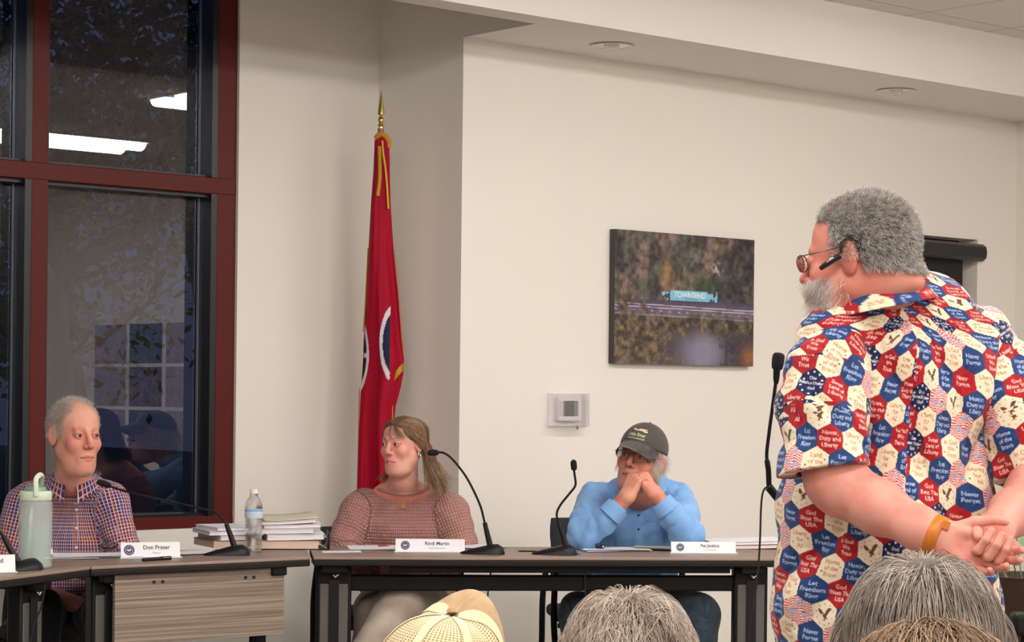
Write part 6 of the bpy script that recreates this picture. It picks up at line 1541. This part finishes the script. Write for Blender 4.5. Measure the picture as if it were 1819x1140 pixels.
# ================================================================ the audience heads in the foreground
M_coat = weave_mat('dark coat', (.02, .02, .024), (.04, .04, .045)); M_tanknit = weave_mat('tan knit', lin(120, 100, 84), lin(150, 128, 108))
skF = lin(208, 156, 136)
def seated_from_behind(label, px, pytop, Y, R, sc, m_top, m_pant=None, seat=True):
    top = P3(px, pytop, Y); root = person(label, top[0], top[1]); b = Body(root)
    hc = top-np.array([0, 0, .135*sc]); Rm = rotz(R[0]) @ rotx(R[1]) @ roty(R[2])
    hp = dict(skin=skF, lip=lin(180, 110, 100), brow=lin(120, 90, 70), w=.98)
    nk = [(hc+Rm @ np.array([0, .02, -.05]), .052), (hc+np.array([0, -.01, -.17]), .056), (hc+np.array([0, -.02, -.21]), .065)]
    f, l = make_head(b, hc, Rm, sc, hp, None, neck=nk, h=.0034)
    z0 = hc[2]-.22; x, y = hc[0], hc[1]-.02
    for s in (-1, 1): make_arm(b, [((x+s*.19, y+.03, z0-.30), .036), ((x+s*.09, y+.25, z0-.33), .028)], (frame((-.3*s, 1, -.1), (0, .1, 1)), s, ((.3, .4, .3),)*4, .03, None, .95), skin=skF, h=.005)
    b.build()
    hip = z0-.46
    T = [((x, y, z0-.12), (.17, .11, .17)), ((x, y+.01, z0-.33), (.165, .13, .18)), ((x-.12, y, z0-.015), (x+.12, y, z0-.015, .06, .06))]
    garment('jumper', m_top, root, T, [[((x+s*.165, y, z0-.04), .062), ((x+s*.21, y+.02, z0-.30), .05), ((x+s*.13, y+.19, z0-.33), .04)] for s in (-1, 1)], h=.011, k=.05, cuts=[lambda P: rc(P, (x, y, z0+.03), (x, y, z0+.2), .055, .08)], fold=folds(.01, (8, 8, 8), 3))
    knz = max(.40, hip-.06)
    garment('trousers', m_pant or M_black, root, [((x, y+.02, hip-.02), (.17, .15, .10))], [[((x+s*.09, y+.04, hip-.03), .09), ((x+s*.10, y+.44, knz), .075), ((x+s*.10, y+.46, .08), .05)] for s in (-1, 1)], h=.012, k=.05)
    shoes(root, [np.array([x+s*.10, y+.50+.04, .07]) for s in (-1, 1)], M_shoe)
    return root, b, hc, Rm, f, l
def flow_far(q, i): return flow_back(q+np.array([0, .11, 0]), i)
def flow_back(q, i):
    """hair falling from the crown on every side"""
    r = np.hypot(q[:, 0], q[:, 1]-.03)+1e-4; o = np.clip(1-(r/.085), 0, 1); z = np.where(q[:, 2] > .03, -.25-(.12-q[:, 2])*8, -1.4)
    return np.stack([q[:, 0]/r*(.25+o), (q[:, 1]-.03)/r*(.25+o), z], 1)
# grey bob in the middle
r1, b1, hc1, R1, f1, l1_ = seated_from_behind('person seen from behind with short tousled ash-grey hair below the middle of the long table', 1122, 1041, 3.2, (2.9, .05, 0), 1.08, M_coat)
V1 = b1.V[0]+b1.o; L1 = l1_(V1.astype(np.float32)); M_hash = hair_mat('ash grey hair', [lin(96, 82, 72), lin(150, 134, 120), lin(192, 178, 164), lin(216, 206, 196)], patch=.45, pscale=16)
M_u1 = mat('ash hair underlayer', lin(104, 90, 78), .8)
cap_shell('hair_base', M_u1, r1, f1, l1_, lambda q: np.where(q[:, 1] < -.03, .06-q[:, 2], -.05-q[:, 2]), hc1, .16, off=.006)
mk = ((L1[:, 1] > -.03) & (L1[:, 2] > -.03)) | (L1[:, 2] > .065)
hair_obj('hair', grow(f1, l1_, R1, scalp_roots(V1, mk, 9000, 2), flow_back, 12, .0100, .019, .20, 3, hug=.8), M_hash, r1, .00055, .00022)
# long grey hair, right
r2, b2, hc2, R2, f2, l2_ = seated_from_behind('person seen from behind with smooth silver-brown hair at the speaker\'s waist', 1640, 976, 2.75, (3.0, .0, 0), 1.14, M_coat)
V2 = b2.V[0]+b2.o; L2 = l2_(V2.astype(np.float32)); M_hsil = hair_mat('silver brown hair', [lin(84, 74, 66), lin(124, 112, 102), lin(160, 150, 140), lin(200, 190, 176)], patch=.5, pscale=14)
M_u2 = mat('silver hair underlayer', lin(84, 74, 66), .8)
cap_shell('hair_base', M_u2, r2, f2, l2_, lambda q: np.where(q[:, 1] < -.03, .06-q[:, 2], -.09-q[:, 2]), hc2, .18, off=.006)
mk = ((L2[:, 1] > -.03) & (L2[:, 2] > -.04)) | (L2[:, 2] > .065)
hair_obj('hair', grow(f2, l2_, R2, scalp_roots(V2, mk, 12000, 4), flow_back, 18, .0115, .018, .07, 5, hug=.9), M_hsil, r2, .0005, .00025)
# light brown hair, nearest, at the bottom edge
r3, b3, hc3, R3, f3, l3_ = seated_from_behind('person nearest the camera, only the top of smooth golden-brown hair showing at the bottom edge', 1652, 1104, 1.95, (3.1, .0, 0), 1.12, M_tanknit)
V3 = b3.V[0]+b3.o; L3 = l3_(V3.astype(np.float32)); M_hgold = hair_mat('golden brown hair', [lin(96, 72, 48), lin(136, 106, 76), lin(170, 138, 104)], patch=.6, pscale=10)
cap_shell('hair_base', mat('brown hair underlayer', lin(92, 68, 46), .8), r3, f3, l3_, lambda q: np.where(q[:, 1] < -.03, .06-q[:, 2], -.09-q[:, 2]), hc3, .18, off=.006)
hair_obj('hair', grow(f3, l3_, R3, scalp_roots(V3, (L3[:, 2] > .0) & ((L3[:, 1] > -.03) | (L3[:, 2] > .06)), 12000, 6), flow_far, 16, .0115, .018, .06, 7, hug=.9), M_hgold, r3, .00045, .00025)
# ---------------------------------------------------------------- person in the mesh cap
r4, b4, hc4, R4, f4, l4_ = seated_from_behind('person seen from behind in a tan and cream mesh-back cap at the bottom centre', 772, 1110, 2.80, (2.72, .0, -.15), .92, M_coat)
V4 = b4.V[0]+b4.o; L4 = l4_(V4.astype(np.float32))
mk = (L4[:, 2] < .05) & (L4[:, 2] > -.06) & (L4[:, 1] > .0) & ~((np.abs(L4[:, 0]) > .07) & (L4[:, 1] < .03))
hair_obj('hair', grow(f4, l4_, R4, scalp_roots(V4, mk, 3000, 6), lambda q, i: np.stack([q[:, 0]*0, .3+0*q[:, 0], -1+0*q[:, 0]], 1), 5, .006, .006, .2, 7), M_hbrown, r4, .0004, .0002)
RC = R4 @ rotx(.10)
def cap_pt(th, ph, grow_=1.0):
    """th azimuth (0 = forehead), ph elevation 0..pi/2, head frame"""
    fr = max(0.0, math.cos(th)); rx = .086*grow_; ry = (.112+.004*fr)*grow_; rz = (.098+.066*fr**1.2*math.sin(2*min(ph, PI/2*.98)))*grow_
    c = math.cos(ph)**.82
    return hc4+RC @ (np.array([rx*math.sin(th)*c, .006-ry*math.cos(th)*c, .040+rz*math.sin(ph)])*1.0)-b4.o
M_front = weave_mat('tan cap twill', lin(160, 132, 98), lin(180, 152, 116), 30)
M_mesh = mat('cream cap mesh', lin(206, 188, 150), .75, noise=.05)
nt = M_mesh.node_tree; a_ = nt.nodes.new('ShaderNodeAttribute'); a_.attribute_name = 'cloth'
wv1 = nt.nodes.new('ShaderNodeTexWave'); wv1.inputs['Scale'].default_value = 62; wv1.bands_direction = 'Y'; wv2 = nt.nodes.new('ShaderNodeTexWave'); wv2.inputs['Scale'].default_value = 40; wv2.bands_direction = 'X'
for w_ in (wv1, wv2): nt.links.new(a_.outputs['Vector'], w_.inputs['Vector'])
mn = nt.nodes.new('ShaderNodeMath'); mn.operation = 'MULTIPLY'; nt.links.new(wv1.outputs['Fac'], mn.inputs[0]); nt.links.new(wv2.outputs['Fac'], mn.inputs[1])
rm = nt.nodes.new('ShaderNodeMapRange'); rm.inputs['From Min'].default_value = .35; rm.inputs['From Max'].default_value = .55; rm.inputs['To Min'].default_value = 1; rm.inputs['To Max'].default_value = .25; nt.links.new(mn.outputs[0], rm.inputs[0])
nt.links.new(rm.outputs[0], nt.nodes['Principled BSDF'].inputs['Alpha'])
M_seam = weave_mat('cream cap binding', lin(214, 196, 154), lin(228, 210, 170), 60)
def cap_panel(name, m, t0, t1, grow_=1.0):
    n = 22; k = 20; G = [[cap_pt(t0+(t1-t0)*i/n, .02+(PI/2-.03)*j/k, grow_) for j in range(k+1)] for i in range(n+1)]; G = np.array(G)
    U = np.zeros(((n+1)*(k+1), 3)); ii, jj = np.meshgrid(np.linspace(t0, t1, n+1), np.linspace(0, PI/2, k+1), indexing='ij'); U[:, 0] = (ii*.1).ravel(); U[:, 1] = (jj*.105).ravel()
    I = np.arange((n+1)*(k+1)).reshape(n+1, k+1); Q = np.stack([I[:-1, :-1], I[1:, :-1], I[1:, 1:], I[:-1, 1:]], -1).reshape(-1, 4)
    o = mesh_obj(name, G.reshape(-1, 3), Q, m, r4, smooth=180, uvw=U); md = o.modifiers.new('thickness', 'SOLIDIFY'); md.thickness = .0016; return o
FA_ = 1.22
capfront = cap_panel('cap_front', M_front, -FA_, FA_)
for i in range(4):
    a0 = FA_+i*(2*PI-2*FA_)/4; cap_panel('cap_mesh', M_mesh, a0, a0+(2*PI-2*FA_)/4)
for i in range(5):
    a0 = FA_+i*(2*PI-2*FA_)/4; w = .075; n = 20
    G = [[cap_pt(a0+w*(s)/max(.18, math.cos(ph))*.8, ph, 1.012) for s in (-1, -.4, .4, 1)] for ph in np.linspace(.02, PI/2-.06, n)]
    MB().grid(np.array(G)).build('cap_seam', M_seam, r4, smooth=180)
MB().tube([cap_pt(t, .02, 1.01) for t in np.linspace(0, 2*PI, 49)], .009, 8, cap=False, flat=.5).build('cap_band', M_seam, r4, smooth=60)
q = cap_pt(0, PI/2, 1.02); MB().add(*(lambda m_: (np.concatenate(m_.v)+q, m_.f))(MB().lathe([(.001, .006), (.006, .005), (.008, 0), (.001, -.002)], 14))).build('cap_button', M_front, r4, smooth=60)
G = []
for a in np.linspace(-1.2, 1.2, 21):
    row = []
    for t in np.linspace(0, 1, 6):
        x = .088*math.sin(a); y = .006-(.112*math.cos(a)+.078*t*math.cos(a)**.7); row.append(hc4+RC @ (np.array([x, y, .044-.012*t-.012*(x/.08)**2*(1+t)])*1.0))
    G.append(row)
leaf(r4, M_front, 'cap_brim', G, th=.003)
# ================================================================ flag in the niche corner
fl_base = P3(668, 1000, 8.88); fl = thing('flag_on_pole', 'red flag with white-ringed navy disc and gold fringe on brass-tipped pole in the niche', 'flag', (fl_base[0], fl_base[1], 0))
M_gold = mat('polished brass', lin(214, 190, 120), .22, metal=1); M_pole = mat('oak flag pole', lin(150, 110, 60), .4)
M_fringe = mat('gold fringe', lin(206, 152, 40), .7, bump=.6, bscale=400)
MB().lathe([(.001, 0), (.15, 0), (.155, .01), (.14, .03), (.06, .05), (.03, .09), (.022, .10), (.001, .10)], 36).build('stand', M_gold, fl, smooth=50)
def fz(py): return (CAMH+ray(668, py)[2]*8.88)
MB().tube([(0, 0, .05), (0, 0, fz(228))], .0135, 18).build('pole', M_pole, fl, smooth=60)
zt = fz(160); zb = fz(206)
MB().lathe([(.001, zt), (.0035, zt-.02), (.0125, zb+.035), (.0150, zb+.012), (.0155, zb+.006), (.006, zb+.001), (.013, zb-.012), (.0145, zb-.020), (.010, zb-.030), (.007, zb-.033), (.015, zb-.036), (.016, zb-.041), (.0095, zb-.045), (.0095, fz(252))][::-1], 24).build('finial', M_gold, fl, smooth=50)
# draped cloth: silhouette measured in pixels, folded into pleats round the pole
rows = [(240, 658, 682), (262, 657, 684), (300, 656, 685), (360, 652, 687), (450, 648, 694), (520, 645, 702), (600, 642, 709), (640, 641, 714), (662, 640, 713), (690, 638, 708), (720, 637, 700), (760, 636, 696), (840, 634, 695), (900, 633, 694), (960, 634, 692), (1010, 640, 686)]
RY = [r_[0] for r_ in rows]; n = 220; k = 300; GV_ = []; CC = []
Rr, Nn, Ww, Gg = lin(156, 6, 38), lin(30, 34, 66), lin(214, 208, 214), lin(206, 152, 40)
sc_ = 8.88/FPX
for py in np.linspace(RY[0], RY[-1], k):
    xl = np.interp(py, RY, [r_[1] for r_ in rows]); xr = np.interp(py, RY, [r_[2] for r_ in rows]); z = fz(py); row = []
    wid = (xr-xl)*sc_; cxm = ((xl+xr)/2-668)*sc_
    for i in range(n):
        a = 2*PI*i/n; pl = 1+.0*a; amp = min(.62, .08+(py-240)/600)
        rr = 1+amp*.55*math.cos(5*a+.6+.6*math.sin(py/140.))*abs(math.cos(a))**.5
        x = cxm+wid/2*math.cos(a)*(1 if abs(math.cos(a)) > .85 else 1); y = -.035*min(1, wid/.09)*math.sin(a)*rr*(1.2)+.012*math.cos(3*a+py/130.)*amp*2-.004
        x += wid*.05*math.sin(7*a+py/90.)*(1-abs(math.cos(a)))
        row.append((x, y-.004, z)); px = 668+x/sc_; front = math.sin(a) > -.15
        c = Rr
        # the charge seen in part across the folds
        e1 = ((px-703)/32)**2+((py-610)/72)**2
        if front and e1 < 1.0 and px < 690 : c = Ww
        if front and ((px-706)/29)**2+((py-610)/62)**2 < 1.0 and px < 690: c = Nn
        e2 = ((px-626)/26)**2+((py-630)/72)**2
        if front and px < 652 and .0 < e2 < 1 and px < 652-.0 and py > 552: c = Ww if (e2 > .70 or abs(py-632) < 4) else Nn
        CC.append(c)
    GV_.append(row)
GV_ = np.array(GV_); I = np.arange(n*k).reshape(k, n); Q = np.stack([I[:-1], I[1:], np.roll(I, -1, 1)[1:], np.roll(I, -1, 1)[:-1]], -1).reshape(-1, 4)
M_flag = mat('flag satin', attr='Col', rough=.6, spec=.15, bump=.05, bscale=500)
mesh_obj('flag_cloth', GV_.reshape(-1, 3), Q, M_flag, fl, smooth=180, color=np.array(CC))
def fpt(px, py, dy=-.05): return np.array([(px-668)*sc_, dy, fz(py)])
def ribbon(name, pts, w, m=M_fringe, dy=-.05, th=.010):
    P = spline([fpt(x, y, d) for x, y, d in pts], 8); mb = MB(); mb.tube(P, w*sc_/2, 8, flat=1.0); return mb.build(name, m, fl, smooth=60)
ribbon('top_fringe', [(660, 247, -.02), (668, 240, -.034), (677, 243, -.030), (682, 252, -.02), (682, 262, -.015)], 10)
ribbon('fringe', [(667, 262, -.045), (668, 290, -.044), (668, 320, -.044), (665, 350, -.046)], 7)
ribbon('fringe', [(683, 300, -.01), (684, 340, -.012), (687, 400, -.016), (690, 432, -.02)], 2.6)
ribbon('fringe', [(648, 440, .0), (644, 540, .0), (641, 590, -.005)], 2.6)
ribbon('fringe', [(694, 442, .0), (703, 520, .0), (713, 636, -.0)], 1.6)
ribbon('fringe', [(695, 700, -.012), (694, 740, -.012), (695, 800, -.012), (694, 880, -.012)], 3)
ribbon('fringe', [(635, 690, .0), (634, 800, .0), (633, 880, .0)], 1.8)
MB().grid(np.array([[fpt(x+u*0, y+t*14, -.046+.004*math.sin(u*9)) for t in np.linspace(0, 1, 4)] for x, y, u in [(714-20*u, 644+24*u**1.2, u) for u in np.linspace(0, 1, 14)]])).build('corner_fringe', M_fringe, fl, smooth=60)
ribbon('tassel_cord', [(672, 252, -.044), (674, 275, -.050), (678, 300, -.052), (681, 330, -.050), (684, 372, -.045)], 3.6, mat('gold cord', lin(220, 170, 40), .5))
# ================================================================ potted plant and box at the right edge
plt = thing('potted_plant', 'leafy green potted plant on a wooden stand at the right frame edge behind the speaker', 'plant', (*P3(1822, 1100, 5.4)[:2], 0))
M_pot = mat('brown pot', lin(60, 42, 32), .6); M_wd = wood_mat('pine stand', lin(170, 120, 76), lin(206, 160, 112)); M_leafg = mat('green leaf', lin(70, 100, 48), .5, noise=.25, nscale=30); M_stem = mat('dry stem', lin(150, 140, 100), .7)
MB().box((0, 0, .66), (.34, .30, .03)).build('stand_top', M_wd, plt, bevel=.004)
for sx_ in (-.145, .145):
    for sy_ in (-.12, .12): MB().box((sx_, sy_, .3225), (.04, .04, .645)).build('leg', M_wd, plt, bevel=.004)
MB().box((0, -.12, .45), (.25, .018, .38)).build('stand_panel', M_wd, plt)
MB().lathe([(.001, .676), (.085, .676), (.115, .86), (.120, .87), (.105, .87), (.10, .85), (.001, .85)], 28).build('pot', M_pot, plt, smooth=50)
rg = np.random.RandomState(4)
for i in range(26):
    a = rg.rand()*2*PI; ln = .14+.16*rg.rand(); up = .10+.16*rg.rand(); b0 = np.array([.05*math.cos(a), .05*math.sin(a), .85])
    tip = b0+np.array([math.cos(a)*ln, math.sin(a)*ln, up-.16*(i % 3 == 0)*2]); mid = (b0+tip)/2+[0, 0, .06]
    pth = spline([b0, mid, tip], 6); MB().tube(pth, .0018, 5).build('stem', M_stem if i % 4 == 0 else M_leafg, plt, smooth=60)
    d = tip-mid; d /= np.linalg.norm(d); sd = np.cross(d, [0, 0, 1.]); sd /= np.linalg.norm(sd)+1e-9; G = []
    for t in np.linspace(0, 1, 8):
        w = .024*math.sin(PI*min(1, t*.96+.02))**.8; c = tip-d*.03+d*.10*t+np.array([0, 0, -.03*t*t]); G.append([c-sd*w, c-np.array([0, 0, .004]), c+sd*w])
    MB().grid(np.array(G)).build('leaf', M_leafg, plt, smooth=180)
bx = thing('camera_tripod_head', 'small black device at the bottom right corner beside the plant stand', 'device', (*P3(1822, 1110, 5.0)[:2], 0))
zc_ = P3(1822, 1108, 5.0)[2]
MB().box((0, 0, zc_), (.07, .06, .055)).build('housing', M_blk2, bx, bevel=.012, seg=3); MB().tube([(0, 0, zc_-.02), (0, 0, .02)], .012, 12).build('pole', M_blk, bx, smooth=60)
MB().lathe([(.001, 0), (.13, 0), (.13, .012), (.02, .025), (.001, .025)], 28).build('base', M_blk, bx, smooth=40)
